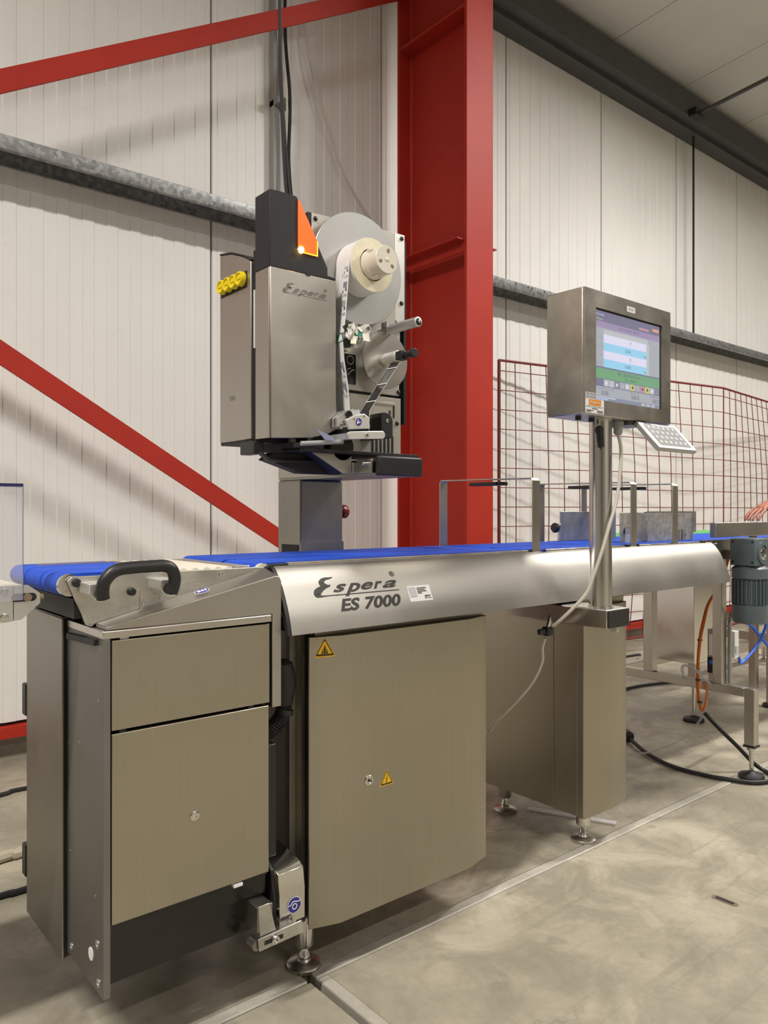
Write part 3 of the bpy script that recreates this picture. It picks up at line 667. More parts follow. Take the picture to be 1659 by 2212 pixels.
def warn_slant():
    # same sign laid on the left wing plane
    a = Vector((0.965, 1.424, 0)); c = Vector((1.036, 1.402, 0)); u = (c-a).normalized(); n = Vector((u.y, -u.x, 0))
    before = set(bpy.data.objects)
    warn(d1, 1.0, 0.7435, 0.052, 1.4, 'press')
    for o in set(bpy.data.objects)-before:
        for v in o.data.vertices:
            w = v.co+WLOC[o.name]; s = (w.x-1.0)+0.037; d_ = 1.4-w.y
            q = a+u*s+n*d_; v.co = Vector((q.x, q.y, w.z))-WLOC[o.name]
warn_slant()

c2, d2 = cabinet('support_cabinet', 1.952, 2.208, 1.960, 2.135, 1.84, 0.114, 0.756, 'tall stainless support cabinet standing behind the terminal pole', False)
B(1.9525, 2.20, 1.4285, 1.5165, 0.116, 0.775).build('front_column', 'steel_door', c2, 0.001)
B(1.9545, 2.20, 1.5195, 1.84, 0.116, 0.775).build('rear_column', 'steel_door', c2, 0.001)
adj_foot(2.055, 1.480, 0.118, c2); adj_foot(2.045, 1.80, 0.118, c2)
B(2.21, 2.235, 1.56, 1.60, 0.25, 0.775).build('rear_strut', 'steel_door', c2)
B(1.96, 2.25, 1.47, 1.80, 0.7751, 0.79).build('head_plate', 'steel_dull', c2)

# ================================================================== flexible conduit, bracket and link between the two machines
fx = thing('flexible_conduit', (0.92, 1.45, 0.6), 'black ribbed conduit with rubber hood in the gap beside the drive cabinet', 'conduit')
MB().lathe([(0.012, 0), (0.024, 0.008), (0.029, 0.03), (0.029, 0.06), (0.024, 0.085), (0.020, 0.10)], (0.913, 1.455, 0.72), (0.05, 0, -1), 24).build('hood', 'black_rubber', fx)
pts = catmull([Vector(p) for p in [(0.918, 1.455, 0.62), (0.914, 1.455, 0.597), (0.900, 1.462, 0.575), (0.886, 1.475, 0.560), (0.872, 1.490, 0.547)]], 10)
rs = [0.0165 if i % 2 else 0.0195 for i in range(len(pts))]
MB().tube(pts, rs, 16).build('ribbed_hose', 'black_rubber', fx, angle=80)
MB().lathe([(0.021, 0), (0.021, 0.012), (0.018, 0.012), (0.018, 0)], (0.920, 1.455, 0.61), (-0.2, 0, -1), 20).build('collar', 'black_plastic', fx)
lk = thing('locking_bracket', (0.9, 1.42, 0.16), 'folded stainless bracket with blue round sticker and slotted link at floor level', 'bracket')
MB().strip([(1.50, 0.300), (1.415, 0.284), (1.400, 0.276), (1.394, 0.236), (1.394, 0.170)], 'x', 0.868, 0.932, -0.003).build('hood_plate', 'steel_bright', lk, 0.001)
MB().prism([(1.40, 0.232), (1.40, 0.165), (1.44, 0.165), (1.47, 0.305), (1.44, 0.305), (1.41, 0.285)], 'x', 0.858, 0.866).build('side_lug', 'black_plastic', lk, 0.001)
B(0.870, 0.946, 1.472, 1.487, 0.24, 0.28).build('mounting_bar', 'steel_dull', lk)
cm = plane_map((0.904, 1.3895, 0.206), (1, 0, 0), (0, 0, 1))
cc = [(0.0175*math.cos(2*PI*k/32), 0.0175*math.sin(2*PI*k/32)) for k in range(32)]
flat(cc, [tuple(range(32))], cm).build('round_sticker', 'paper', lk)
flat([(x*0.92, y*0.92) for x, y in cc], [tuple(range(32))], lambda a, b_: cm(a, b_)+Vector((0, -0.0006, 0))).build('sticker_print', 'sticker_blue', lk)
vs, fs = stroke2d([(-0.016, 0.001, 0.0022), (-0.009, 0.003, 0.0022), (-0.006, 0.007, 0.0022), (0, 0.008, 0.0022), (0.006, 0.006, 0.0022), (0.016, 0.006, 0.0022)])
flat(vs, fs, lambda a, b_: cm(a, b_)+Vector((0, -0.0012, 0))).build('sticker_mark', 'paper', lk)
MB().ring((0.904, 1.3885, 0.203), (0, -1, 0), 0.0065, 0.0048, 0.0006, 20).build('sticker_mark', 'paper', lk)
MB().cyl((0.898, 1.39, 0.172), (0.898, 1.44, 0.172), 0.011, 16).build('pivot', 'steel_bright', lk)
MB().hexa([(0.803, 1.368, 0.176), (0.806, 1.368, 0.150), (0.914, 1.368, 0.153), (0.909, 1.368, 0.180)], [(0.803, 1.372, 0.176), (0.806, 1.372, 0.150), (0.914, 1.372, 0.153), (0.909, 1.372, 0.180)]).build('slotted_link', 'steel_worn', lk, 0.001)
B(0.818, 0.862, 1.3672, 1.3679, 0.1595, 0.168).build('slot_shade', 'black_and_hole_shade', lk)  # black patch on the link, painted for the shade in its slot
hexbolt((0.842, 1.3672, 0.1635), (0, -1, 0), 0.009, 0.006, lk)
MB().hexa([(0.806, 1.372, 0.240), (0.832, 1.372, 0.240), (0.850, 1.374, 0.175), (0.812, 1.374, 0.165)], [(0.806, 1.376, 0.240), (0.832, 1.376, 0.240), (0.850, 1.378, 0.175), (0.812, 1.378, 0.165)]).build('riser_strip', 'steel_worn', lk, 0.001)
B(0.806, 0.842, 1.376, 1.434, 0.185, 0.236).build('riser_back', 'steel_dull', lk, 0.001)
MB().cyl((0.805, 1.375, 0.160), (0.805, 1.40, 0.160), 0.011, 14).build('bolt_end', 'steel_dull', lk)
B(0.84, 0.90, 1.376, 1.45, 0.16, 0.172).build('cross_link', 'steel_dull', lk)

# ================================================================== operator terminal on its pole
tm = thing('operator_terminal', (1.862, 1.283, 0.72), 'stainless operator terminal with lit display on a round pole', 'terminal')
arm = B(1.81, 1.914, 1.227, 1.60, 0.725, 0.778).build('arm', 'steel_h', tm, 0.003)
B(1.812, 1.912, 1.222, 1.2268, 0.727, 0.776).build('arm_cap', 'black_plastic', arm, 0.002)
MB().cyl((1.862, 1.283, 0.778), (1.862, 1.283, 1.306), 0.0315, 48).build('pole', 'steel_bright', tm)
MB().ring((1.862, 1.283, 0.778), (0, 0, 1), 0.036, 0.031, 0.004).build('weld_ring', 'steel_bright', tm)
cs = MB().box(1.697, 2.123, 1.224, 1.343, 1.306, 1.6416).build('case', 'steel_terminal', tm, 0.003)
SX0, SX1, SZ0, SZ1 = 1.748, 2.074, 1.347, 1.594
# bezel: four steel strips around the recessed display
B(1.698, 2.122, 1.2185, 1.224, SZ1, 1.640).build('bezel', 'steel_terminal', cs); B(1.698, 2.122, 1.2185, 1.224, 1.308, SZ0).build('bezel', 'steel_terminal', cs)
B(1.698, SX0, 1.2185, 1.224, SZ0, SZ1).build('bezel', 'steel_terminal', cs); B(SX1, 2.122, 1.2185, 1.224, SZ0, SZ1).build('bezel', 'steel_terminal', cs)
dsp = B(SX0, SX1, 1.2225, 1.2239, SZ0, SZ1).build('display', 'black_and_hole_shade', tm)
SW, SH = SX1-SX0-0.008, SZ1-SZ0-0.006
def scr(lay): return plane_map((SX0+0.001, 1.2222-lay*0.00012, SZ0+0.001), (SW, 0, 0), (0, 0, SH))
def sr_(x0, x1, y0, y1, mat, lay=1): flat(rect2(x0, x1, y0, y1), [(0, 1, 2, 3)], scr(lay)).build('screen_field', mat, dsp)
def stx(body, x0, x1, y0, y1, mat='scr_text', lay=4, off=0.0):
    vs, fs = text2d(body, 1.0, off); flat(fit(vs, x0, x1, y0, y1), fs, scr(lay)).build('screen_text', mat, dsp)
sr_(0, 1, 0, 1, 'scr_grey')
sr_(0, 1, 0.885, 1, 'scr_dark', 2); sr_(0, 1, 0.815, 0.885, 'scr_purple', 2)
sr_(0.12, 0.80, 0.745, 0.80, 'scr_pale', 2)
for k, mt in enumerate(('scr_white', 'scr_cyan', 'scr_white', 'scr_cyan')): sr_(0.12, 0.78, 0.655-k*0.092, 0.747-k*0.092, mt, 2)
sr_(0.78, 0.825, 0.379, 0.747, 'scr_pale', 2)
for k in range(4): sr_(0.0, 0.115, 0.70-k*0.095, 0.703-k*0.095, 'scr_slate', 2)
sr_(0, 1, 0.362, 0.379, 'scr_dark', 2); sr_(0, 1, 0.245, 0.362, 'scr_green', 2); sr_(0, 1, 0.155, 0.245, 'scr_dark', 2)
for k, mt in enumerate(('scr_pale', 'scr_pale', 'scr_slate', 'scr_grey', 'scr_pale', 'scr_yellow', 'scr_grey', 'scr_pink', 'scr_yellow', 'scr_pale', 'scr_slate')):
    x = 0.125+k*0.079; sr_(x, x+0.072, 0.165, 0.238, mt, 3)
for k in (0, 2, 4, 9): sr_(0.145+k*0.079, 0.172+k*0.079, 0.185, 0.215, 'scr_white', 4)
for k in (5, 7, 8): sr_(0.150+k*0.079, 0.176+k*0.079, 0.185, 0.220, 'scr_text', 4)
sr_(0, 1, 0.0, 0.045, 'scr_slate', 2)
sr_(0.88, 0.985, 0.925, 0.955, 'scr_orange', 3); sr_(0.66, 0.82, 0.905, 0.93, 'scr_pink', 3)
stx('Storingen', 0.005, 0.13, 0.945, 0.975, 'scr_light_text'); stx('Meldingen', 0.005, 0.11, 0.895, 0.92, 'scr_yellow')
stx('Controle quantity : statistics', 0.34, 0.66, 0.838, 0.866)
stx('7', 0.515, 0.535, 0.682, 0.722); stx('3,036', 0.44, 0.53, 0.588, 0.63); stx('0', 0.515, 0.535, 0.499, 0.539); stx('0,000', 0.44, 0.53, 0.405, 0.447)
stx('kg', 0.745, 0.775, 0.575, 0.61); stx('kg', 0.745, 0.775, 0.392, 0.427)
stx('PID : 2003 Kiwi Groen', 0.33, 0.68, 0.312, 0.348); stx('CID : 0 ESPERA', 0.44, 0.62, 0.262, 0.288)
stx('0.02', 0.09, 0.19, 0.065, 0.11, off=0.01); stx('0,012', 0.54, 0.66, 0.060, 0.110, off=0.015); stx('-0.012', 0.875, 0.995, 0.060, 0.110, off=0.01)
stx('Gewicht max. (kg)', 0.05, 0.27, 0.122, 0.140); stx('Gewicht kg', 0.52, 0.66, 0.122, 0.142); stx('Afwijking kg', 0.86, 0.99, 0.122, 0.142)
for x0, x1, y in ((0.0, 0.30, 0.028), (0.0, 0.18, 0.008)): sr_(x0, x1, y, y+0.012, 'scr_light_text', 3)
for x in (0.70, 0.78, 0.86): sr_(x, x+0.055, 0.008, 0.036, 'scr_pale', 3)
# stickers on the terminal face
fp = lambda lay: plane_map((0, 1.2184-lay*0.00025, 0), (1, 0, 0), (0, 0, 1))
def st_(x0, x1, z0, z1, mat, lay=0): flat(rect2(x0, x1, z0, z1), [(0, 1, 2, 3)], fp(lay)).build('sticker', mat, cs)
def stt(body, x0, x1, z0, z1, mat='ink', lay=2):
    vs, fs = text2d(body); flat(fit(vs, x0, x1, z0, z1), fs, fp(lay)).build('sticker_print', mat, cs)
st_(1.893, 1.934, 1.606, 1.622, 'paper'); stt('M3 34', 1.903, 1.924, 1.611, 1.617)
st_(1.700, 1.748, 1.348, 1.364, 'paper_grey'); stt('Max. dl g 6kg', 1.706, 1.746, 1.3575, 1.3615); stt('Min. dl g 1kg', 1.706, 1.746, 1.3505, 1.3545)
st_(1.700, 1.784, 1.309, 1.347, 'paper'); st_(1.716, 1.770, 1.330, 1.3455, 'sticker_orange', 1)
stt('Espera', 1.722, 1.764, 1.333, 1.343, 'paper', 3); stt('ESPERA-NEDERLAND B.V.', 1.704, 1.781, 1.3245, 1.328)
for x0, x1, z in ((1.73, 1.755, 1.3205), (1.704, 1.735, 1.3155), (1.752, 1.779, 1.3155), (1.704, 1.724, 1.312), (1.752, 1.779, 1.312)): st_(x0, x1, z, z+0.0018, 'ink', 2)
for x in (1.74, 1.80, 2.06): MB().cyl((x, 1.27, 1.296), (x, 1.27, 1.306), 0.008, 10).build('base_screw', 'dark_body', tm)
# clamp lever, gland
lv = MB().cyl((1.826, 1.262, 1.272), (1.808, 1.25, 1.272), 0.012, 14).build('clamp_lever', 'black_plastic', tm)
MB().tube([(1.806, 1.249, 1.278), (1.808, 1.248, 1.262), (1.812, 1.247, 1.224)], [0.011, 0.010, 0.009], 10).build('lever_grip', 'black_plastic', lv)
gl = MB().lathe([(0.014, 0), (0.017, 0.004), (0.017, 0.018), (0.013, 0.022), (0.013, 0.034), (0.009, 0.04)], (1.916, 1.262, 1.306), (0, 0, -1), 12).build('cable_gland', 'grey_plastic', tm)
# keypad tilted under the display
kp = thing('keypad', (2.05, 1.19, 1.23), 'pale tilted keypad hanging under the terminal display', 'keypad')
ku = Vector((0, -0.072, -0.080)).normalized(); kn = Vector((0, -ku.z, ku.y))*-1
kn = Vector((1, 0, 0)).cross(ku); kn = -kn if kn.y > 0 else kn
K0 = Vector((1.950, 1.224, 1.3055)); LW, LL = 0.206, 0.108
q = [K0, K0+Vector((LW, 0, 0)), K0+Vector((LW, 0, 0))+ku*LL, K0+ku*LL]
body = MB().hexa(q, [p-kn*0.014 for p in q]).build('keypad_body', 'alu_disc', kp, 0.0015)
km = plane_map(K0+kn*0.0006, (1, 0, 0), ku)
flat(rect2(0.02, 0.186, 0.012, 0.096), [(0, 1, 2, 3)], km).build('membrane', 'membrane', kp)
km2 = plane_map(K0+kn*0.0012, (1, 0, 0), ku)
for r_ in range(4):
    for c_ in range(6):
        x = 0.032+c_*0.026; y = 0.018+r_*0.020
        flat(rect2(x, x+0.009, y, y+0.008), [(0, 1, 2, 3)], km2).build('key', 'cream' if c_ < 2 else 'paper', kp)
flat(rect2(0.03, 0.07, 0.003, 0.009), [(0, 1, 2, 3)], km2).build('mark', 'ink', kp)
B(1.935, 2.02, 1.235, 1.30, 1.294, 1.3055).build('keypad_bracket', 'steel_dull', kp)
# signal cable of the terminal, tied to the knob on the arm
tc = thing('terminal_cable', (1.80, 1.24, 0.7), 'cream signal cable hanging in front of the terminal pole', 'cable')
cab = [(1.916, 1.262, 1.268), (1.909, 1.248, 1.225), (1.894, 1.242, 1.145), (1.873, 1.24, 1.073), (1.847, 1.242, 1.015), (1.821, 1.25, 0.939), (1.804, 1.264, 0.875), (1.793, 1.28, 0.823), (1.774, 1.309, 0.781), (1.771, 1.35, 0.743), (1.787, 1.389, 0.719)]
MB().tube(cab, 0.0048, 10, 6).build('cable', 'cable_white', tc)
MB().tube([(1.792, 1.423, 0.679), (1.794, 1.435, 0.648), (1.801, 1.442, 0.605), (1.787, 1.467, 0.542), (1.768, 1.522, 0.47), (1.755, 1.584, 0.406), (1.758, 1.634, 0.367), (1.545, 1.66, 0.46), (1.54, 1.70, 0.44)], 0.0045, 8, 6).build('cable_tail', 'cable_white', tc)
kb = thing('clamp_knob', (1.795, 1.422, 0.701), 'black clamp knob on a bolt under the terminal arm', 'knob')
MB().cyl((1.795+0.006, 1.422, 0.701+0.008), (1.795+0.022, 1.422, 0.701+0.045), 0.006, 10).build('bolt', 'steel_bright', kb)
B(1.795-0.008, 1.795+0.018, 1.422-0.013, 1.422+0.013, 0.701-0.016, 0.701+0.010).build('hub', 'black_plastic', kb, 0.005)
B(1.795-0.035, 1.795-0.004, 1.422-0.007, 1.422+0.007, 0.701-0.010, 0.701+0.006).build('wing', 'black_plastic', kb, 0.004)
B(1.876, 1.890, 1.24, 1.262, 0.708, 0.7245).build('cable_clip', 'cable_white', tm, 0.003)

# ================================================================== light-barrier arches across the belt
def arch(x, label):
    t = thing('sensor_arch', (x, 1.66, 0.93), label, 'arch', 'flat steel arches over the belts')
    w = 0.034
    MB().strip([(1.466, 0.929), (1.466, 1.139), (1.470, 1.1435), (1.850, 1.1475), (1.854, 1.1435), (1.854, 0.900)], 'x', x-w/2, x+w/2, 0.004).build('flat_bar', 'steel_v', t, 0.001)
    s = B(x-0.02, x+0.02, 1.59, 1.72, 1.128, 1.139).build('sensor', 'black_plastic', t, 0.002)
    B(x-0.026, x-0.0201, 1.60, 1.65, 1.130, 1.138).build('sensor_lens', 'black_gloss', s)
    return t
arch(1.800, 'flat steel arch over the belt next to the red column')
arch(2.314, 'flat steel arch over the belt right behind the terminal pole')
arch(2.581, 'flat steel arch over the belt by the outfeed end')

# ================================================================== pusher and reject plates
pp = thing('pusher_plate', (2.53, 1.80, 0.935), 'grey metal pusher plate with black knob standing behind the belts', 'plate')
B(2.352, 2.712, 1.796, 1.800, 0.936, 1.046).build('plate', 'plate_zinc', pp, 0.001)
B(2.338, 2.353, 1.79, 1.80, 0.936, 1.000).build('bracket', 'steel_worn', pp, 0.001)
MB().lathe([(0.006, 0), (0.006, 0.008), (0.017, 0.012), (0.019, 0.020), (0.014, 0.028), (0.0001, 0.030)], (2.338, 1.796, 0.986), (-1, 0, 0), 18).build('knob', 'black_plastic', pp)
rp = thing('reject_plates', (2.65, 1.56, 0.935), 'pair of worn bright guide plates hinged together above the outfeed belts', 'plate')
B(2.396, 2.553, 1.570, 1.573, 0.936, 1.043).build('hinged_plate', 'plate_worn', rp, 0.0008)
B(2.560, 2.888, 1.562, 1.565, 0.936, 1.043).build('long_plate', 'plate_worn', rp, 0.0008)
MB().cyl((2.556, 1.567, 0.936), (2.556, 1.567, 1.045), 0.005, 10).build('hinge_pin', 'steel_dull', rp)
B(2.548, 2.553, 1.555, 1.570, 0.94, 1.04).build('hinge_leaf', 'plate_worn', rp)
B(2.56, 2.888, 1.562, 1.566, 1.043, 1.047).build('top_fold', 'steel_dull', rp)
B(2.886, 2.893, 1.552, 1.566, 0.965, 1.047).build('end_fold', 'steel_worn', rp)
B(2.394, 2.424, 1.545, 1.548, 0.936, 0.988).build('clear_flap', 'clear_plate', rp)
MB().cyl((2.43, 1.57, 0.978), (2.43, 1.552, 0.978), 0.012, 14).build('knob', 'black_plastic', rp)
for dx in (0, 0.028): MB().cyl((2.765+dx, 1.553, 0.936), (2.765+dx, 1.553, 0.978), 0.010, 16).build('clamp_post', 'steel_bright', rp)
B(2.755, 2.805, 1.545, 1.56, 0.952, 0.962).build('clamp_block', 'steel_bright', rp)

# ================================================================== label printer: post, cross beam, head
po = thing('printer_post', (1.302, 1.912, 0), 'square stainless post standing behind the belt carrying the printer', 'post')
B(1.226, 1.378, 1.852, 1.975, 0.02, 1.139).build('column', 'steel_dull', po, 0.006, seg=3)
B(1.18, 1.424, 1.856, 2.10, 0, 0.02).build('foot_plate', 'steel_dull', po, 0.002)
B(1.2235, 1.226, 1.862, 1.950, 0.90, 0.951).build('cover_plate', 'dark_body', po, 0.006)
B(1.226, 1.378, 1.849, 1.852, 0.93, 0.958).build('fold', 'steel_dull', po)
es = MB().cyl((1.378, 1.900, 1.047), (1.402, 1.900, 1.047), 0.014, 16).build('emergency_stop', 'dark_body', po)
MB().lathe([(0.015, 0), (0.021, 0.006), (0.021, 0.02), (0.017, 0.026)], (1.400, 1.900, 1.047), (1, 0, 0), 24).build('red_button', 'red_button', es)
bm_ = thing('cross_beam', (1.305, 1.7, 1.139), 'stainless cross beam with black end cap reaching over the belt', 'beam')
MB().box(1.231, 1.378, 1.516, 1.975, 1.1395, 1.146).build('bottom_sheet', 'steel_dull', bm_)
B(1.228, 1.234, 1.53, 1.975, 1.146, 1.182).build('side_rail', 'steel_cover', bm_, 0.001)
B(1.240, 1.37, 1.53, 1.975, 1.146, 1.178).build('core', 'black_gloss', bm_)
B(1.229, 1.380, 1.500, 1.516, 1.140, 1.190).build('end_cap', 'black_plastic', bm_, 0.006, seg=3)
B(1.221, 1.2279, 1.60, 1.655, 1.150, 1.176).build('clamp_block', 'alu', bm_, 0.001)
for y in (1.61, 1.645): hexbolt((1.221, y, 1.160), (-1, 0, 0), 0.005, 0.003, bm_)
hexbolt((1.228, 1.545, 1.170), (-1, 0, 0), 0.005, 0.02, bm_)
# head
hd = thing('label_printer', (1.22, 1.68, 1.19), 'large label printer head with brushed cover, reel disc and orange beacon', 'label printer')
# black gusset under the head
MB().prism([(0.997, 1.178), (1.02, 1.196), (1.165, 1.196), (1.2278, 1.1465), (1.105, 1.1465)], 'y', 1.662, 1.70).build('gusset', 'black_rubber', hd, 0.001)
MB().prism([(1.095, 1.196), (1.218, 1.196), (1.218, 1.1465), (1.189, 1.1465)], 'y', 1.60, 1.605).build('gusset_face', 'steel_cover', hd, 0.0005)
MB().prism([(1.10, 1.196), (1.217, 1.196), (1.217, 1.1475), (1.192, 1.1475)], 'y', 1.6051, 1.6615).build('gusset_web', 'dark_body', hd)
B(1.06, 1.44, 1.585, 1.76, 1.1965, 1.205).build('base_plate', 'dark_body', hd, 0.001)
B(0.962, 0.990, 1.66, 1.729, 1.190, 1.222).build('pivot_block', 'black_plastic', hd, 0.002)
MB().strip([(0.972, 1.192), (0.996, 1.174), (1.04, 1.170), (1.15, 1.174)], 'y', 1.645, 1.662, 0.006).build('stay_arm', 'black_plastic', hd)
# rear body with yellow knobs
MB().prism([(1.690, 1.229), (1.690, 1.673), (1.73, 1.694), (1.79, 1.716), (1.853, 1.7275), (1.853, 1.229)], 'x', 0.971, 1.06).build('rear_body', 'steel_cover', hd, 0.002)
MB().strip([(1.692, 1.6745), (1.73, 1.6955), (1.79, 1.7175), (1.855, 1.729)], 'x', 0.971, 1.06, 0.004).build('top_trim', 'dark_body', hd)
MB().prism([(1.689, 1.222), (1.853, 1.222), (1.853, 1.229), (1.689, 1.229)], 'x', 0.974, 1.06).build('bottom_trim', 'dark_body', hd)
B(0.978, 1.13, 1.676, 1.6895, 1.225, 1.70).build('spine', 'dark_body', hd)
B(0.9745, 0.9779, 1.678, 1.683, 1.455, 1.60).build('label_edge', 'paper', hd)
B(1.06, 1.44, 1.684, 1.80, 1.205, 1.70).build('core_box', 'dark_body', hd)
for k in range(4):
    y = 1.728+k*0.0325; z = 1.640+k*0.0085
    kn_ = MB().lathe([(0.012, 0), (0.0185, 0.002), (0.0185, 0.012), (0.0165, 0.016), (0.014, 0.016), (0.013, 0.013), (0.0001, 0.013)], (0.971, y, 1.636), (-1, 0, 0), 24).build('yellow_knob', 'yellow', hd)
    MB().hexa([(0.9585, y-0.010, 1.634), (0.9585, y+0.010, 1.634), (0.9585, y+0.010, 1.638), (0.9585, y-0.010, 1.638)], [(0.956, y-0.010, 1.634), (0.956, y+0.010, 1.634), (0.956, y+0.010, 1.638), (0.956, y-0.010, 1.638)]).build('knob_rib', 'yellow', kn_)
B(0.9705, 0.971, 1.708, 1.846, 1.612, 1.655).build('knob_strip', 'dark_body', hd)
vs, fs = text2d('MR07'); flat([(-x, y) for x, y in fit(vs, -0.03, 0.0, 0, 0.012)], fs, plane_map((0.9705, 1.7715+0.03, 1.335), (0, -1, 0), (0, 0, 1))).build('embossed_mark', 'logo_pale', hd)
# brushed front cover, its lower edge cut in a curve
edge = [(0.975, 1.225), (1.04, 1.2285), (1.09, 1.232), (1.12, 1.239), (1.145, 1.247), (1.167, 1.257)]
cov = MB().prism(edge+[(1.167, 1.640), (1.12, 1.6395), (1.05, 1.6395), (0.971, 1.6395)], 'y', 1.598, 1.604).build('front_cover', 'steel_cover', hd, 0.002)
B(0.971, 0.976, 1.6041, 1.668, 1.226, 1.639).build('cover_side', 'steel_cover', hd, 0.001)
B(0.980, 1.16, 1.61, 1.67, 1.262, 1.630).build('cover_filling', 'dark_body', hd)
B(1.03, 1.045, 1.6, 1.612, 1.218, 1.228).build('latch', 'black_plastic', hd); B(1.075, 1.086, 1.5965, 1.6, 1.636, 1.6425).build('notch_shade', 'black_and_hole_shade', hd)  # the notch is a black block painted as its shade
logo(plane_map((1.005, 1.5972, 1.583), (1, 0, 0), (0, 0, 1)), 0.132, 0.026, cov, 'logo_pale')
# beacon housing
MB().prism([(0.971, 1.640), (1.168, 1.640), (1.168, 1.647), (1.143, 1.650), (1.143, 1.668), (1.055, 1.820), (1.048, 1.828), (0.995, 1.828), (0.971, 1.826)], 'y', 1.601, 1.670).build('beacon_housing', 'dark_body', hd, 0.002)
lens = MB().prism([(1.052, 1.692), (1.109, 1.692), (1.109, 1.728), (1.055, 1.818), (1.052, 1.820)], 'y', 1.5985, 1.6525).build('beacon_lens', 'beacon', hd)
MB().sphere((1.060, 1.600, 1.697), 0.0085, 14, 8).build('beacon_bulb', 'beacon_bulb', lens)
B(1.1075, 1.1105, 1.598, 1.60, 1.692, 1.728).build('lens_edge', 'beacon_edge', lens); B(1.065, 1.1105, 1.598, 1.60, 1.6905, 1.693).build('lens_edge', 'beacon_edge', lens)
# mounting plate
plt = MB().prism([(1.115, 1.205), (1.454, 1.205), (1.454, 1.372), (1.115, 1.372)], 'y', 1.676, 1.684).build('lower_panel', 'plate_paint', hd, 0.001)
MB().prism([(1.145, 1.380), (1.448, 1.380), (1.452, 1.575), (1.434, 1.60), (1.430, 1.846), (1.145, 1.834)], 'y', 1.676, 1.684).build('mounting_plate', 'plate_paint', hd, 0.001)
B(1.133, 1.145, 1.677, 1.72, 1.50, 1.833).build('plate_flank', 'dark_body', hd)
B(1.433, 1.469, 1.676, 1.682, 1.575, 1.847).build('side_strip', 'alu_light', hd, 0.001)
B(1.469, 1.478, 1.68, 1.76, 1.30, 1.83).build('side_cover', 'dark_body', hd)
B(1.415, 1.465, 1.66, 1.68, 1.572, 1.580).build('support_lug', 'alu_light', hd, 0.001)
for x, z in ((1.156, 1.820), (1.458, 1.835), (1.457, 1.648), (1.445, 1.390), (1.440, 1.30)): MB().sphere((x, 1.675, z), 0.0065, 12, 6, (1, 0.6, 1)).build('dome_screw', 'black_plastic', hd)
hexbolt((1.452, 1.66, 1.576), (0, -1, 0), 0.007, 0.004, hd)
for k in range(6): B(1.346+k*0.0145, 1.353+k*0.0145, 1.6745, 1.6765, 1.206, 1.262).build('vent_slot_shade', 'black_and_hole_shade', hd)  # black bars on the panel stand in for shaded vent openings
for k, h_ in enumerate((0.008, 0.02, 0.035)): B(1.395+k*0.015, 1.400+k*0.015, 1.6745, 1.6765, 1.315, 1.315+h_).build('vent_slot_shade', 'black_and_hole_shade', hd)
B(1.35, 1.432, 1.6735, 1.6765, 1.350, 1.358).build('embossed_ridge', 'plate_paint', hd, 0.001)
MB().sphere((1.262, 1.675, 1.3655), 0.006, 10, 6, (1, 0.6, 1)).build('red_screw', 'red_button', hd)
dg_ = B(1.242, 1.289, 1.6735, 1.6765, 1.396, 1.477).build('threading_diagram', 'black_gloss', hd)
dm = plane_map((1.242, 1.6728, 1.396), (0.047, 0, 0), (0, 0, 0.081))
for cx_, cz_, r_ in ((0.58, 0.80, 0.24),):
    vs, fs = stroke2d([(cx_+r_*math.cos(a), cz_+r_*0.58*math.sin(a), 0.02) for a in [2*PI*k/14 for k in range(15)]]); flat(vs, fs, dm).build('diagram_line', 'paper_grey', dg_)
for p_ in ([(0.62, 0.52, .02), (0.45, 0.5, .02), (0.36, 0.45, .02), (0.36, 0.3, .02)], [(0.4, 0.28, .025), (0.7, 0.46, .025), (0.9, 0.47, .025)]):
    vs, fs = stroke2d(p_); flat(vs, fs, dm).build('diagram_line', 'paper_grey', dg_)
# supply disc, take-up disc, guide roller
sd = MB().lathe([(0.150, 0), (0.1515, 0.0015), (0.1515, 0.004), (0.03, 0.004), (0.03, 0.020)], (1.284, 1.652, 1.707), (0, 1, 0), 96).build('reel_disc', 'alu_disc', hd)
td = MB().lathe([(0.0785, 0), (0.0795, 0.001), (0.0795, 0.003), (0.02, 0.003), (0.02, 0.04)], (1.365, 1.636, 1.467), (0, 1, 0), 72).build('take_up_disc', 'steel_h', hd)
sp = MB().lathe([(0.013, 0), (0.013, 0.008), (0.0175, 0.009), (0.0175, 0.056), (0.012, 0.058)], (1.362, 1.636, 1.467), (0, -1, 0), 28).build('spindle', 'alu_light', hd)
B(1.350, 1.374, 1.552, 1.578, 1.456, 1.480).build('spindle_jaw', 'black_plastic', sp, 0.002)
MB().lathe([(0.009, 0), (0.009, 0.02), (0.006, 0.022), (0.006, 0.030), (0.0125, 0.032), (0.0125, 0.042), (0.010, 0.044)], (1.362, 1.555, 1.468), (0, -1, 0), 20).build('spindle_knob', 'black_plastic', sp)
gr = MB().lathe([(0.0135, 0), (0.0135, 0.115), (0.0120, 0.116)], (1.378, 1.632, 1.553), (0, -1, 0), 28).build('guide_roller', 'alu', hd)
MB().lathe([(0.0095, 0), (0.0095, 0.001), (0.0055, 0.002), (0.005, 0.004)], (1.378, 1.516, 1.553), (0, -1, 0), 20).build('bearing', 'black_gloss', gr)
MB().lathe([(0.005, 0), (0.005, 0.003), (0.003, 0.004)], (1.378, 1.514, 1.553), (0, -1, 0), 14).build('axle_screw', 'steel_bright', gr)
B(1.360, 1.366, 1.626, 1.65, 1.536, 1.572).build('roller_fork', 'alu', hd); B(1.372, 1.384, 1.632, 1.676, 1.547, 1.559).build('roller_axle', 'alu', hd)
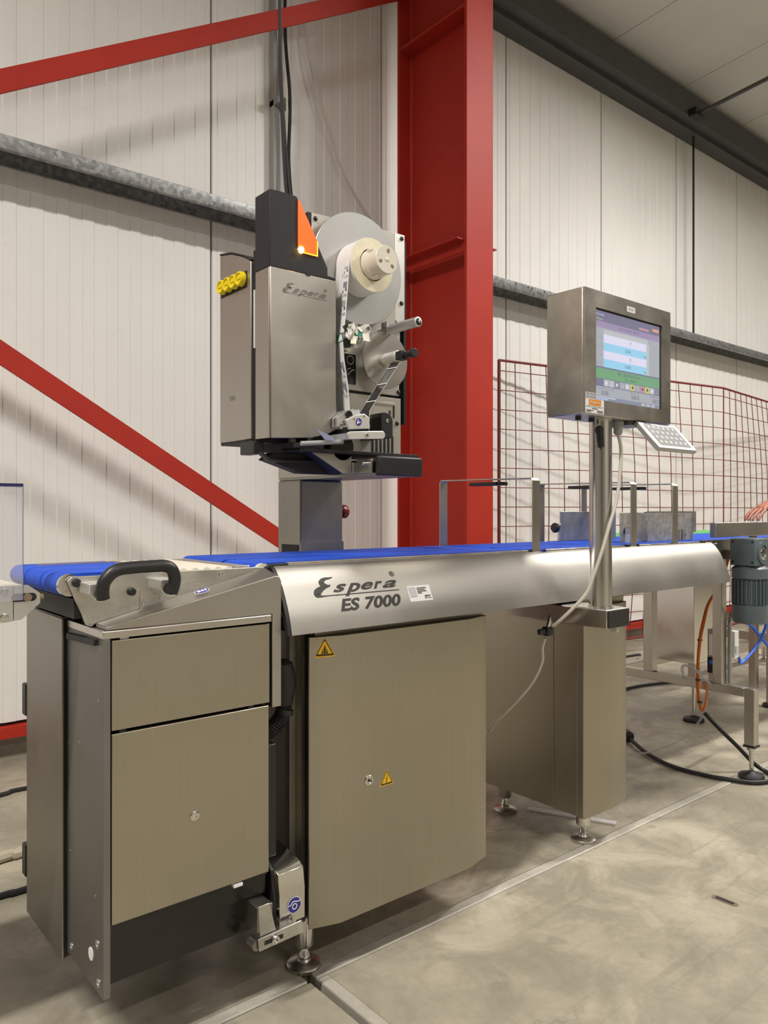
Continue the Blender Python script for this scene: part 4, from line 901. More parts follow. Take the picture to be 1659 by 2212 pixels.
# nip arm wrapped in stray labels
nr = MB().cyl((1.214, 1.59, 1.500), (1.225, 1.676, 1.500), 0.029, 20).build('nip_roller', 'alu_disc', hd)
na = MB().prism([(1.226, 1.488), (1.262, 1.516), (1.267, 1.528), (1.260, 1.538), (1.248, 1.538), (1.208, 1.518)], 'y', 1.578, 1.584).build('nip_arm', 'alu_light', hd, 0.001)
hexbolt((1.255, 1.578, 1.527), (0, -1, 0), 0.006, 0.004, na); MB().cyl((1.236, 1.578, 1.512), (1.236, 1.5772, 1.512), 0.004, 10).build('hole_shade', 'black_and_hole_shade', na)  # the hole is a black disc standing in for its shade
for k in range(44):
    a = random.uniform(-0.3, 2*PI*0.72); yy = random.uniform(1.588, 1.652); r = 0.030+random.uniform(0, 0.009)
    c = Vector((1.215+r*math.cos(a), yy, 1.500+r*math.sin(a))); tq = Vector((-math.sin(a), random.uniform(-.4, .4), math.cos(a))).normalized(); ax = Vector((random.uniform(-.4, .4), 1, random.uniform(-.3, .3))).normalized()
    w, h_ = random.uniform(0.006, 0.013), random.uniform(0.006, 0.013); nn = tq.cross(ax).normalized()
    q = [c-tq*w-ax*h_, c+tq*w-ax*h_+nn*random.uniform(-.004, .004), c+tq*w+ax*h_, c-tq*w+ax*h_+nn*random.uniform(-.004, .006)]
    if k % 2:
        rr_ = random.uniform(0.004, 0.030); yy = random.uniform(1.570, 1.588); c = Vector((1.214+rr_*math.cos(a), yy, 1.500+rr_*math.sin(a))); tq = Vector((math.cos(k*1.7), random.uniform(-.5, .5), math.sin(k*1.7))).normalized(); ax = tq.cross(Vector((random.uniform(-.5, .2), 1, random.uniform(-.4, .4)))).normalized(); nn = tq.cross(ax).normalized()
        q = [c-tq*w-ax*h_, c+tq*w-ax*h_+nn*0.004, c+tq*w+ax*h_, c-tq*w+ax*h_-nn*0.003]
    MB().hexa(q, [p+nn*0.0006 for p in q]).build('stray_label', ('paper', 'hub_plastic', 'paper', 'paper', 'cream', 'green_bit', 'black_rubber')[k % 7], nr)
# print unit at the bottom
pu = MB().prism([(1.178, 1.255), (1.246, 1.262), (1.242, 1.292), (1.226, 1.300), (1.196, 1.294), (1.168, 1.280)], 'y', 1.556, 1.566).build('print_block', 'alu_light', hd, 0.002)
B(1.17, 1.245, 1.5665, 1.676, 1.248, 1.262).build('print_base', 'black_plastic', hd)
for k in range(6): MB().prism([(1.150, 1.262), (1.196, 1.272), (1.214, 1.300), (1.205, 1.312), (1.178, 1.305), (1.150, 1.285)], 'y', 1.572+k*0.014, 1.580+k*0.014).build('press_finger', 'alu', hd, 0.0008)
MB().cyl((1.186, 1.572, 1.296), (1.186, 1.567, 1.296), 0.009, 16).build('finger_knob', 'black_gloss', hd)
MB().cyl((1.165, 1.572, 1.263), (1.165, 1.66, 1.263), 0.006, 12).build('press_shaft', 'alu', hd)
hx = MB().hexa([(1.192, 1.5675, 1.305), (1.218, 1.5675, 1.312), (1.224, 1.5675, 1.297), (1.200, 1.5675, 1.292)], [(1.192, 1.57, 1.305), (1.218, 1.57, 1.312), (1.224, 1.57, 1.297), (1.200, 1.57, 1.292)]).build('type_plate', 'paper_grey', hd)
pm = plane_map((1.207, 1.5555, 1.277), (1, 0, 0.10), (0, 0, 1))
flat([(x*0.62, y*0.62) for x, y in cc], [tuple(range(32))], pm).build('round_sticker', 'paper', pu)
flat([(x*0.56, y*0.56) for x, y in cc], [tuple(range(32))], lambda a, b_: pm(a, b_)+Vector((0, -0.0005, 0))).build('sticker_print', 'sticker_blue', pu)
for q in (rect2(-0.006, -0.001, -0.005, 0.002), rect2(-0.004, 0.0, 0.003, 0.006), rect2(0.001, 0.005, -0.003, 0.001)): flat(q, [(0, 1, 2, 3)], lambda a, b_: pm(a, b_)+Vector((0, -0.001, 0))).build('sticker_mark', 'paper', pu)
for x, z in ((1.192, 1.284), (1.225, 1.293)): hexbolt((x, 1.556, z), (0, -1, 0), 0.003, 0.001, pu, 'steel_bright', 'screw')
am = [(1.150, 1.243), (1.156, 1.2275), (1.262, 1.2345)]+[(1.262+0.0105*math.sin(a), 1.245-0.0105*math.cos(a)) for a in [PI*k/8 for k in range(1, 8)]]+[(1.262, 1.2555), (1.16, 1.2475)]
pa = MB().prism(am, 'y', 1.527, 1.534).build('peel_arm', 'alu_light', hd, 0.0015)
hexbolt((1.210, 1.527, 1.241), (0, -1, 0), 0.006, 0.002, pa)
B(1.150, 1.168, 1.534, 1.676, 1.228, 1.243).build('peel_bar', 'tube_clear', hd)
bh = [(1.306, 1.243), (1.345, 1.246), (1.345, 1.292), (1.340, 1.304), (1.330, 1.312), (1.320, 1.314), (1.310, 1.311), (1.303, 1.300)]
bk = MB().prism(bh, 'y', 1.582, 1.676).build('motor_hood', 'black_plastic', hd, 0.002)
hexbolt((1.325, 1.582, 1.291), (0, -1, 0), 0.005, 0.002, bk, 'steel_bright', 'screw')
# applicator tongue under the cover
B(1.04, 1.13, 1.60, 1.66, 1.206, 1.219).build('tongue_block', 'dark_body', hd)
MB().cyl((1.05, 1.585, 1.215), (1.16, 1.56, 1.224), 0.006, 10).build('tongue_rod', 'grey_plastic', hd)
MB().cyl((1.19, 1.60, 1.215), (1.19, 1.676, 1.215), 0.035, 24).build('peel_roller', 'black_gloss', hd)
MB().hexa([(1.08, 1.56, 1.250), (1.125, 1.56, 1.236), (1.150, 1.56, 1.222), (1.105, 1.56, 1.226)], [(1.08, 1.562, 1.250), (1.125, 1.562, 1.236), (1.150, 1.562, 1.222), (1.105, 1.562, 1.226)]).build('label_tongue', 'clear_label', hd)
# label web: roll to nip roller to print unit; printed marks on it
def web(parent, pts, y0, y1, nm, mat='paper_grey'):
    return MB().ribbon([(p[0], y0, p[1]) for p in pts], (0, y1-y0, 0), 0.0004).build(nm, mat, parent)
CX, CZ, CR = 1.2765, 1.700, 0.0705
arc = [(CX+(CR+0.0012)*math.cos(a), CZ+(CR+0.0012)*math.sin(a)) for a in [math.radians(d_) for d_ in range(60, 186, 9)]]
lw = web(hd, arc+[(1.198, 1.62), (1.190, 1.54), (1.186, 1.51)], 1.590, 1.648, 'label_web', 'paper')
lw2 = web(hd, [(1.183, 1.485), (1.187, 1.44), (1.200, 1.37), (1.205, 1.312)], 1.590, 1.648, 'label_web', 'paper')
def marks(parent, p0, p1, mat):
    p0, p1 = Vector((p0[0], 0, p0[1])), Vector((p1[0], 0, p1[1])); d = (p1-p0); L = d.length; d.normalize(); n = Vector((d.z, 0, -d.x)); n = -n if n.x > 0 else n
    mb = MB(); s = 0.002
    def q(a, b_, y0, y1): mb.add([p0+d*a+n*0.0009+Vector((0, y0, 0)), p0+d*b_+n*0.0009+Vector((0, y0, 0)), p0+d*b_+n*0.0009+Vector((0, y1, 0)), p0+d*a+n*0.0009+Vector((0, y1, 0))], [(0, 1, 2, 3)])
    while s+0.045 < L:
        for k in range(7): q(s+0.004+k*0.0022, s+0.0052+k*0.0022, 1.594, 1.610)
        q(s+0.020, s+0.028, 1.594, 1.600); q(s+0.024, s+0.032, 1.608, 1.611); q(s+0.030, s+0.040, 1.615, 1.6165); q(s+0.036, s+0.043, 1.594, 1.596); q(s+0.036, s+0.043, 1.599, 1.6005); q(s+0.037, s+0.043, 1.604, 1.6055)
        s += 0.050
    mb.build('label_print', mat, parent)
marks(lw, (1.2058, 1.70), (1.186, 1.51), 'print_blue'); marks(lw2, (1.187, 1.44), (1.205, 1.312), 'print_blue')
rb = MB().ribbon([(1.358, 1.566, 1.452), (1.30, 1.566, 1.372), (1.252, 1.566, 1.310), (1.248, 1.566, 1.25)], (0, 0.042, 0), 0.0004).build('backing_ribbon', 'ribbon_clear', hd)
for t_ in (0.12, 0.45, 0.80):
    p = Vector((1.358, 0, 1.452)).lerp(Vector((1.252, 0, 1.310)), t_); dd = Vector((-0.106, 0, -0.142)).normalized(); n_ = Vector((-dd.z, 0, dd.x)); n_ = -n_ if n_.x > 0 else n_
    q = [p-dd*0.0015+n_*0.001, p+dd*0.0015+n_*0.001]
    MB().add([(q[0].x, 1.566, q[0].z), (q[0].x, 1.608, q[0].z), (q[1].x, 1.608, q[1].z), (q[1].x, 1.566, q[1].z)], [(0, 1, 2, 3)]).build('ribbon_gap', 'paper', rb)
for y in (1.5655, 1.6075):
    MB().ribbon([(1.3575, y, 1.4525), (1.2515, y, 1.3105), (1.2475, y, 1.25)], (0, 0.0012, 0), 0.0008).build('ribbon_edge', 'hub_plastic', rb)
# the label roll on its hub
lr = thing('label_roll', (CX, 1.62, CZ), 'cream roll of printed labels pushed on the reel disc', 'label roll')
MB().ring((CX, 1.585, CZ), (0, 1, 0), CR, 0.0425, 0.066, 64).build('roll', 'cream', lr)
MB().ring((CX, 1.586, CZ), (0, 1, 0), CR+0.0004, CR-0.0005, 0.064, 64).build('outer_wrap', 'paper', lr)
hb = MB().lathe([(0.038, 0), (0.038, 0.055), (0.0395, 0.056), (0.0395, 0.086), (0.037, 0.088), (0.037, 0.125), (0.0355, 0.127)], (CX, 1.652, CZ), (0, -1, 0), 48).build('hub', 'hub_plastic', lr)
for k in range(3):
    a = math.radians(80+120*k); mp = plane_map((CX, 1.5245, CZ), (math.cos(a), 0, math.sin(a)), (-math.sin(a), 0, math.cos(a)))
    flat(rect2(0.018, 0.028, -0.004, 0.004), [(0, 1, 2, 3)], mp).build('hub_slot_shade', 'slot_brown', hb)  # flat brown patch stands in for the shade inside the slot
    MB().cyl((CX+0.038*math.cos(a+1), 1.57, CZ+0.038*math.sin(a+1)), (CX+0.038*math.cos(a+1), 1.545, CZ+0.038*math.sin(a+1)), 0.005, 8).build('hub_lug', 'hub_plastic', hb)
MB().sphere((CX, 1.525, CZ), 0.006, 12, 6, (1, 0.4, 1)).build('hub_button', 'hub_plastic', hb)

# ================================================================== outfeed: frame, conveyor, guide, motor
of = thing('outfeed_stand', (3.3, 1.7, 0), 'welded square-tube stand with black swivel feet under the outfeed', 'frame')
B(3.015, 3.055, 1.38, 1.42, 0.131, 0.353).build('leg', 'steel_v', of, 0.002)
B(3.015, 3.055, 1.42, 2.02, 0.318, 0.353).build('cross_tube', 'steel_v', of, 0.002)
B(3.015, 3.055, 1.509, 1.548, 0.353, 0.89).build('upright', 'steel_v', of, 0.002)
B(3.015, 3.055, 1.816, 1.860, 0.353, 0.89).build('upright', 'steel_v', of, 0.002)
B(3.012, 3.058, 1.377, 1.423, 0.124, 0.131).build('end_plug', 'black_plastic', of)
B(3.055, 3.66, 1.98, 2.02, 0.318, 0.353).build('side_tube', 'steel_v', of, 0.002)
B(3.055, 4.3, 1.81, 1.86, 0.86, 0.89).build('bearer', 'steel_v', of, 0.002); B(3.055, 4.3, 1.509, 1.548, 0.86, 0.89).build('bearer', 'steel_v', of, 0.002)
B(3.62, 3.66, 1.945, 1.985, 0.19, 0.353).build('leg', 'steel_v', of, 0.002)
B(4.20, 4.24, 1.509, 1.548, 0.02, 0.86).build('leg', 'steel_v', of, 0.002); B(4.20, 4.24, 1.816, 1.86, 0.02, 0.86).build('leg', 'steel_v', of, 0.002)
B(3.617, 3.663, 1.942, 1.988, 0.183, 0.19).build('end_plug', 'black_plastic', of)
for x, y, zt, r in ((3.035, 1.40, 0.124, 0.048), (3.64, 1.965, 0.183, 0.05), (4.22, 1.53, 0.03, 0.045), (4.22, 1.84, 0.03, 0.045)):
    f_ = MB().lathe([(r, 0), (r, 0.012), (r*0.9, 0.018), (r*0.35, 0.024), (r*0.22, 0.03)], (x, y, 0), (0, 0, 1), 26).build('foot', 'black_rubber', of)
    MB().lathe([(0.008, 0.026), (0.0085, zt-0.014), (0.016, zt-0.013), (0.016, zt)], (x, y, 0), (0, 0, 1), 14).build('spindle', 'steel_bright', f_)
oc = thing('outfeed_conveyor', (3.6, 1.72, 0.89), 'outfeed conveyor with wide blue belt beyond the reject plates', 'conveyor')
belt_loop(2.86, 4.25, 1.505, 1.975, 0.934, 0.02, 'belt', oc)
B(2.93, 4.22, 1.50, 1.98, 0.8901, 0.894).build('bed_sheet', 'steel_dull', oc)
B(2.84, 4.25, 1.49, 1.503, 0.895, 0.935).build('side_rail', 'steel_worn', oc, 0.001)
MB().cyl((2.885, 1.478, 0.913), (2.885, 1.49, 0.913), 0.018, 18).build('roller_end', 'steel_bright', oc)
B(2.855, 2.875, 1.455, 1.49, 0.885, 0.925).build('bearing_block', 'steel_worn', oc, 0.002)
gc = thing('green_conveyor', (3.8, 2.15, 0), 'green belt conveyor running behind the blue outfeed belt', 'conveyor')
belt_loop(3.1, 4.6, 1.99, 2.33, 0.934, 0.02, 'belt', gc, 'belt_green')
B(3.15, 4.55, 2.0, 2.32, 0.86, 0.893).build('frame', 'steel_dull', gc)
for x, y in ((4.45, 2.04), (4.45, 2.28)): B(x-0.02, x+0.02, y-0.02, y+0.02, 0, 0.86).build('leg', 'steel_v', gc, 0.002)
gd = thing('guide_rail', (3.6, 1.475, 0.945), 'grey aluminium box section guide beside the outfeed belt', 'guide rail')
B(2.866, 4.3, 1.458, 1.482, 0.946, 1.003).build('profile', 'steel_cover', gd, 0.002)
for x in (3.2, 4.0): B(x-0.02, x+0.02, 1.462, 1.478, 0.90, 0.9465).build('bracket', 'steel_dull', gd)
# gear motor
mo = thing('gear_motor', (2.99, 1.39, 0.6), 'blue-grey gear motor hanging below the outfeed guide', 'motor')
gb = B(2.945, 3.075, 1.343, 1.442, 0.838, 0.943).build('gearbox', 'motor_paint', mo, 0.004)
for y in (1.355, 1.43):
    for z in (0.852, 0.93): MB().cyl((2.945, y, z), (2.9435, y, z), 0.0045, 10).build('bolt_hole_shade', 'black_and_hole_shade', gb)  # dark discs on the face, shade of the holes put into colour
MB().ring((3.005, 1.343, 0.888), (0, -1, 0), 0.044, 0.030, 0.006, 28).build('flange', 'motor_paint', gb)
MB().lathe([(0.028, 0), (0.028, 0.002), (0.018, 0.004), (0.018, 0.010), (0.010, 0.012)], (3.005, 1.343, 0.888), (0, -1, 0), 20).build('shaft', 'steel_bright', gb)
MB().lathe([(0.050, 0), (0.066, 0.012), (0.066, 0.05), (0.055, 0.052), (0.055, 0.15), (0.064, 0.152), (0.066, 0.20), (0.060, 0.222), (0.04, 0.226)], (3.005, 1.392, 0.838), (0, 0, -1), 32).build('motor_body', 'motor_paint', mo)
for k in range(24):
    a = 2*PI*k/24; c_, s2 = math.cos(a), math.sin(a); w_ = Vector((-s2, c_, 0))*0.0022; o_ = Vector((3.005, 1.392, 0)); r0, r1 = 0.052, 0.066; d3 = Vector((c_, s2, 0))
    q = [o_+d3*r0-w_, o_+d3*r1-w_, o_+d3*r1+w_, o_+d3*r0+w_]
    MB().hexa([(p.x, p.y, 0.689) for p in q], [(p.x, p.y, 0.784) for p in q]).build('cooling_fin', 'motor_paint', mo)
B(3.03, 3.055, 1.44, 1.5095, 0.855, 0.8885).build('torque_arm', 'steel_dull', mo)
# stainless switch box behind the stand
sb = thing('switch_box', (3.45, 1.87, 0.353), 'bright stainless switch box inside the tube stand', 'box')
B(3.30, 3.60, 1.778, 1.98, 0.354, 0.85).build('box', 'steel_bright', sb, 0.003)
# pneumatic unit and its hoses
pn = thing('pneumatic_valve', (3.22, 1.64, 0.46), 'small grey pneumatic valve block with blue fittings in the stand', 'valve')
B(3.19, 3.23, 1.62, 1.66, 0.42, 0.54).build('valve_body', 'grey_plastic', pn, 0.002); B(3.185, 3.19, 1.63, 1.65, 0.43, 0.52).build('label_plate', 'paper', pn)
MB().cyl((3.185, 1.64, 0.40), (3.235, 1.64, 0.40), 0.010, 10).build('fitting', 'hose_blue', pn); B(3.19, 3.23, 1.62, 1.66, 0.353, 0.42).build('bracket', 'dark_body', pn)
jb = thing('sensor_box', (3.10, 1.50, 0.5), 'white junction box with grey conduit on the stand upright', 'box')
B(3.085, 3.12, 1.49, 1.515, 0.45, 0.56).build('box', 'white_plastic', jb, 0.002); B(3.09, 3.115, 1.487, 1.49, 0.47, 0.50).build('label_plate', 'paper_grey', jb)
MB().cyl((3.062, 1.50, 0.354), (3.062, 1.50, 0.60), 0.008, 10).build('conduit', 'grey_plastic', jb)
MB().tube([(3.062, 1.50, 0.60), (3.068, 1.495, 0.635), (3.068, 1.470, 0.655), (3.052, 1.437, 0.65)], 0.007, 8, 5).build('lead', 'cable_grey', jb)
def cable(name, pts, r, mat, label, sm=6, cat='cable'):
    t = thing(name, pts[0], label, cat); MB().tube(pts, r, 8, sm).build('lead', mat, t); return t
t = cable('orange_cables', [(3.26, 1.60, 0.86), (3.20, 1.61, 0.74), (3.11, 1.615, 0.66), (3.05, 1.605, 0.60), (3.01, 1.60, 0.53), (2.995, 1.60, 0.44), (2.990, 1.60, 0.34), (2.995, 1.595, 0.27), (3.0, 1.585, 0.235), (3.0, 1.57, 0.26), (3.005, 1.565, 0.32)], 0.0045, 'cable_orange', 'bundle of orange cables tied to the tube stand')
MB().tube([(3.25, 1.59, 0.86), (3.19, 1.60, 0.74), (3.10, 1.605, 0.66), (3.045, 1.595, 0.60), (3.005, 1.59, 0.53), (2.99, 1.592, 0.44), (2.987, 1.592, 0.34), (2.99, 1.588, 0.28), (2.994, 1.58, 0.24)], 0.004, 8, 6).build('lead', 'cable_orange', t)
for p in ((3.008, 1.597, 0.52), (2.99, 1.596, 0.36), (2.993, 1.59, 0.27)): MB().cyl((p[0], p[1], p[2]-0.003), (p[0], p[1], p[2]+0.003), 0.010, 10).build('cable_tie', 'black_plastic', t)
cable('power_lead', [(3.0, 1.574, 0.228), (3.02, 1.52, 0.17), (3.07, 1.47, 0.10), (3.11, 1.43, 0.04), (3.13, 1.395, 0.012), (3.10, 1.345, 0.010), (3.035, 1.328, 0.010), (2.965, 1.362, 0.010), (2.925, 1.44, 0.010), (2.90, 1.53, 0.010), (2.90, 1.66, 0.010), (2.96, 1.80, 0.012), (3.04, 1.92, 0.018), (3.07, 1.96, 0.022)], 0.0085, 'black_rubber', 'thick black power lead looping on the floor round the stand foot')
pg = thing('power_plug', (3.09, 1.985, 0), 'black rubber plug lying on the floor behind the support cabinet', 'plug')
MB().lathe([(0.014, 0), (0.024, 0.01), (0.026, 0.05), (0.022, 0.07)], (3.07, 1.958, 0.026), (0.5, 0.86, 0), 16).build('plug_body', 'black_rubber', pg)
cable('clear_hose', [(3.05, 1.58, 0.30), (3.03, 1.60, 0.20), (3.0, 1.66, 0.11), (2.965, 1.735, 0.055), (2.93, 1.785, 0.029), (2.885, 1.83, 0.020), (2.82, 1.87, 0.007), (2.72, 1.90, 0.006)], 0.0045, 'tube_clear', 'thin clear hose trailing from the stand to the floor')
cable('grey_hose_loop', [(3.012, 1.668, 0.350), (2.985, 1.662, 0.40), (2.967, 1.63, 0.415), (2.967, 1.590, 0.40), (2.985, 1.560, 0.365), (3.012, 1.552, 0.345)], 0.006, 'tube_clear', 'smoky hose arching over the lower tube of the stand')
cable('blue_air_hose', [(3.119, 1.503, 0.47), (3.145, 1.500, 0.440), (3.185, 1.515, 0.415), (3.259, 1.519, 0.43), (3.342, 1.514, 0.476), (3.362, 1.498, 0.529), (3.381, 1.483, 0.599), (3.423, 1.447, 0.678), (3.47, 1.465, 0.80), (3.48, 1.495, 0.897)], 0.006, 'hose_blue', 'bright blue air hose curving up behind the gear motor')
cable('blue_air_hose', [(3.20, 1.53, 0.861), (3.235, 1.56, 0.72), (3.296, 1.566, 0.588), (3.36, 1.552, 0.549), (3.398, 1.533, 0.507), (3.459, 1.521, 0.454), (3.564, 1.486, 0.377), (3.66, 1.45, 0.18), (3.72, 1.40, 0.03), (3.85, 1.38, 0.006), (4.1, 1.36, 0.006)], 0.006, 'hose_blue', 'blue air hose crossing under the gear motor')
# far stand in the background
fs_ = thing('background_stand', (5.0, 2.3, 0), 'low tube stand with round chrome foot in the background', 'stand')
B(4.5, 5.6, 2.42, 2.47, 0.10, 0.16).build('tube', 'steel_v', fs_, 0.002); B(5.3, 5.35, 1.9, 2.8, 0.16, 0.22).build('tube', 'steel_v', fs_, 0.002)
B(4.56, 4.61, 2.415, 2.475, 0.16, 0.86).build('upright', 'steel_v', fs_, 0.002)
B(4.53, 4.57, 2.425, 2.465, 0, 0.10).build('leg', 'steel_v', fs_)
MB().lathe([(0.10, 0), (0.10, 0.015), (0.07, 0.03), (0.02, 0.035), (0.02, 0.15), (0.04, 0.152), (0.04, 0.16)], (5.5, 2.445, 0), (0, 0, 1), 24).build('foot', 'steel_bright', fs_)
ff = thing('chrome_foot', (6.03, 2.75, 0), 'single round chrome foot standing far behind the gear motor', 'foot')
MB().lathe([(0.15, 0), (0.15, 0.012), (0.13, 0.022), (0.03, 0.03), (0.025, 0.20), (0.05, 0.21), (0.05, 0.225)], (6.03, 2.75, 0), (0, 0, 1), 28).build('disc', 'steel_bright', ff)
# leads behind the cabinets
cable('cream_lead', [(1.72, 1.62, 0.80), (1.66, 1.60, 0.70), (1.60, 1.60, 0.62), (1.565, 1.60, 0.52), (1.56, 1.60, 0.40)], 0.005, 'cable_white', 'cream lead sagging in the gap between the two cabinets')
cable('cream_lead', [(1.75, 1.66, 0.80), (1.68, 1.64, 0.68), (1.62, 1.64, 0.60), (1.575, 1.65, 0.56), (1.56, 1.66, 0.52)], 0.005, 'cable_white', 'second cream lead slanting down between the two cabinets')
cable('black_floor_lead', [(-0.1, 2.95, 0.008), (0.4, 3.05, 0.008), (0.72, 3.067, 0.008), (0.81, 3.08, 0.008), (1.3, 3.0, 0.008), (1.9, 3.1, 0.008)], 0.008, 'black_rubber', 'black lead lying along the floor near the wall')
cable('beige_floor_hose', [(0.2, 2.40, 0.016), (0.583, 2.491, 0.016), (0.648, 2.496, 0.016), (0.9, 2.6, 0.016)], 0.016, 'hose_beige', 'beige hose lying on the floor behind the enclosure')
cable('black_floor_cable', [(0.1, 2.25, 0.009), (0.528, 2.26, 0.009), (0.595, 2.257, 0.009), (1.1, 2.3, 0.009)], 0.009, 'black_rubber', 'black cable on the floor close behind the enclosure')
for pts, lb in (([(3.9, 3.0, 0.01), (4.6, 2.95, 0.01), (5.2, 3.05, 0.01)], 'black lead on the floor under the mesh fence'), ([(3.6, 2.5, 0.01), (4.0, 2.55, 0.01), (4.4, 2.45, 0.01)], 'black lead snaking on the floor behind the stand'), ([(4.3, 3.1, 0.01), (4.45, 3.0, 0.05), (4.7, 2.95, 0.06), (4.9, 3.05, 0.02)], 'black lead rising off the floor by the fence')):
    cable('black_lead', pts, 0.009, 'black_rubber', lb)
cs_ = thing('plastic_strip', (2.17, 1.6, 0), 'clear plastic strip lying on the floor under the support cabinet', 'strip')
q = [Vector((2.116-0.012, 1.752, 0.0005)), Vector((2.236-0.012, 1.475, 0.0005)), Vector((2.236+0.016, 1.487, 0.0005)), Vector((2.116+0.016, 1.764, 0.0005))]
MB().hexa([(p.x, p.y, 0.005 if p.y < 1.5 else 0.0) for p in q], [(p.x, p.y, 0.008 if p.y < 1.5 else 0.004) for p in q]).build('strip', 'clear_strip', cs_)

# ================================================================== neighbouring conveyor end with clear guard
nb = thing('neighbour_conveyor', (0.30, 1.56, 0.85), 'aluminium conveyor end plate with slotted tensioner at the infeed', 'conveyor')
MB().prism([(-0.6, 0.907), (0.3713, 0.9135), (0.3713, 0.8502), (0.36, 0.849), (-0.6, 0.849)], 'y', 1.496, 1.506).build('end_plate', 'alu', nb)
MB().prism([(0.3727, 0.9135), (0.398, 0.9135), (0.418, 0.898), (0.418, 0.880), (0.386, 0.852), (0.3727, 0.8505)], 'y', 1.496, 1.506).build('end_plate', 'alu', nb)
B(0.36, 0.385, 1.506, 1.510, 0.852, 0.912).build('joint_backing', 'alu', nb)
MB().prism([(0.376+0.0075*math.cos(a)-0.0*1 if math.cos(a) < 0 else 0.404+0.0075*math.cos(a), 0.892+0.0075*math.sin(a)) for a in [2*PI*(k+.5)/20 for k in range(20)]], 'y', 1.4948, 1.4962).build('slot_shade', 'black_and_hole_shade', nb)  # raised black patch painted for the shade within the tensioner slot
MB().cyl((0.395, 1.4945, 0.892), (0.395, 1.490, 0.892), 0.0075, 12).build('tension_bolt', 'tape_brown', nb)
MB().cyl((0.418, 1.50, 0.890), (0.424, 1.50, 0.890), 0.006, 10).build('end_screw', 'slot_brown', nb)
for x, z in ((0.357, 0.904), (0.357, 0.859)): hexbolt((x, 1.496, z), (0, -1, 0), 0.007, 0.003, nb, 'steel_bright', 'screw')
belt_loop(-0.6, 0.40, 1.52, 1.80, 0.913, 0.012, 'belt', nb, 'cream')
B(-0.6, 0.38, 1.51, 1.80, 0.86, 0.888).build('frame', 'alu', nb)
for x in (-0.5,):
    for y in (1.53, 1.78): B(x, x+0.04, y-0.02, y+0.02, 0, 0.86).build('leg', 'alu', nb, 0.002)
cg = thing('clear_guard', (0.30, 1.485, 0.93), 'clear plastic guard sheet with dark blue top edge', 'guard')
B(-0.6, 0.3865, 1.489, 1.493, 0.888, 1.093).build('sheet', 'clear_plate', cg)
B(-0.6, 0.387, 1.4885, 1.4935, 1.0931, 1.099).build('top_edge', 'clear_edge', cg)
B(0.3866, 0.3872, 1.489, 1.493, 0.888, 1.093).build('side_edge', 'clear_edge', cg)

# ================================================================== red wire mesh fence by the wall
def fence(x0, y0, ang, L, label, nv, lean=0.0, post=True):
    t = thing('mesh_fence', (x0, y0, 0), label, 'mesh fence', 'red mesh panels along the wall')
    dx, dy = math.cos(ang), math.sin(ang); zb, zt = 0.11, 2.038
    P = lambda s, z, o=0.0: (x0+dx*s-dy*o, y0+dy*s+dx*o, z)
    bow = lambda s, z: -0.06*math.sin(PI*(z-zb)/(zt-zb))*math.sin(PI*min(max(s/L, 0), 1))
    rim = MB().tube([P(0, 0.0), P(0, zt)], 0.011 if post else 0.004, 8).build('frame_tube', 'mesh_red', t)
    MB().tube([P(0, zt), P(L, zt)], 0.009, 8).build('frame_tube', 'mesh_red', t); MB().tube([P(0, zb), P(L, zb)], 0.009, 8).build('frame_tube', 'mesh_red', t)
    MB().tube([P(L, 0.0), P(L, zt)], 0.004, 8).build('frame_tube', 'mesh_red', t)
    st = L/nv
    for k in range(1, nv):
        s = st*k; MB().tube([P(s, zb+(zt-zb)*j/6, bow(s, zb+(zt-zb)*j/6)) for j in range(7)], 0.0035, 5).build('wire', 'mesh_red', t)
    n = 15
    for k in range(1, n+1):
        z = zt-0.128*k+0.06
        if z < zb+0.03: continue
        MB().tube([P(L*j/8, z, bow(L*j/8, z)) for j in range(9)], 0.0033, 5).build('wire', 'mesh_red', t)
    return t
A1 = math.radians(-9.6); FL = 2.287
fence(3.804, 3.40, A1, FL, 'red wire mesh fence panel standing beside the red column', 17)
fx1, fy1 = 3.804+math.cos(A1)*FL, 3.40+math.sin(A1)*FL
fence(fx1+0.012, fy1+0.004, math.radians(6.7), 2.2, 'red wire mesh fence panel angled on towards the outfeed end', 17, post=False)

# ================================================================== person at the far end: only a hand reaches into view
def skinned(name, verts, edges, radii, mat, parent, root=0, sub=2):
    me = bpy.data.meshes.new(name); base = WLOC[parent.name]
    me.from_pydata([Vector(v)-base for v in verts], edges, [])
    o = bpy.data.objects.new(name, me); COL.objects.link(o); o.parent = parent; WLOC[o.name] = base
    md = o.modifiers.new('skin', 'SKIN'); md.use_smooth_shade = True
    sk = me.skin_vertices[0].data if len(me.skin_vertices) else None
    if sk is None:
        bm = bmesh.new(); bm.from_mesh(me); bm.verts.layers.skin.verify(); bm.to_mesh(me); bm.free(); sk = me.skin_vertices[0].data
    for i, r in enumerate(radii):
        sk[i].radius = r if isinstance(r, tuple) else (r, r); sk[i].use_root = i in (root if isinstance(root, tuple) else (root,))
    s = o.modifiers.new('sub', 'SUBSURF'); s.levels = sub; s.render_levels = sub
    me.materials.append(M[mat]); return o
PX, PY_ = 4.85, 1.76
pe = thing('person', (PX, PY_, 0), 'person in a beige-grey jacket reaching a hand over the outfeed belt', 'person')
V = []; Ed = []; R = []
def av(p, r, link=None):
    V.append(p); R.append(r)
    if link is not None: Ed.append((link, len(V)-1))
    return len(V)-1
pel = av((PX, PY_, 0.95), 0.115); wai = av((PX-0.02, PY_, 1.12), 0.105, pel); che = av((PX-0.05, PY_, 1.33), 0.11, wai)
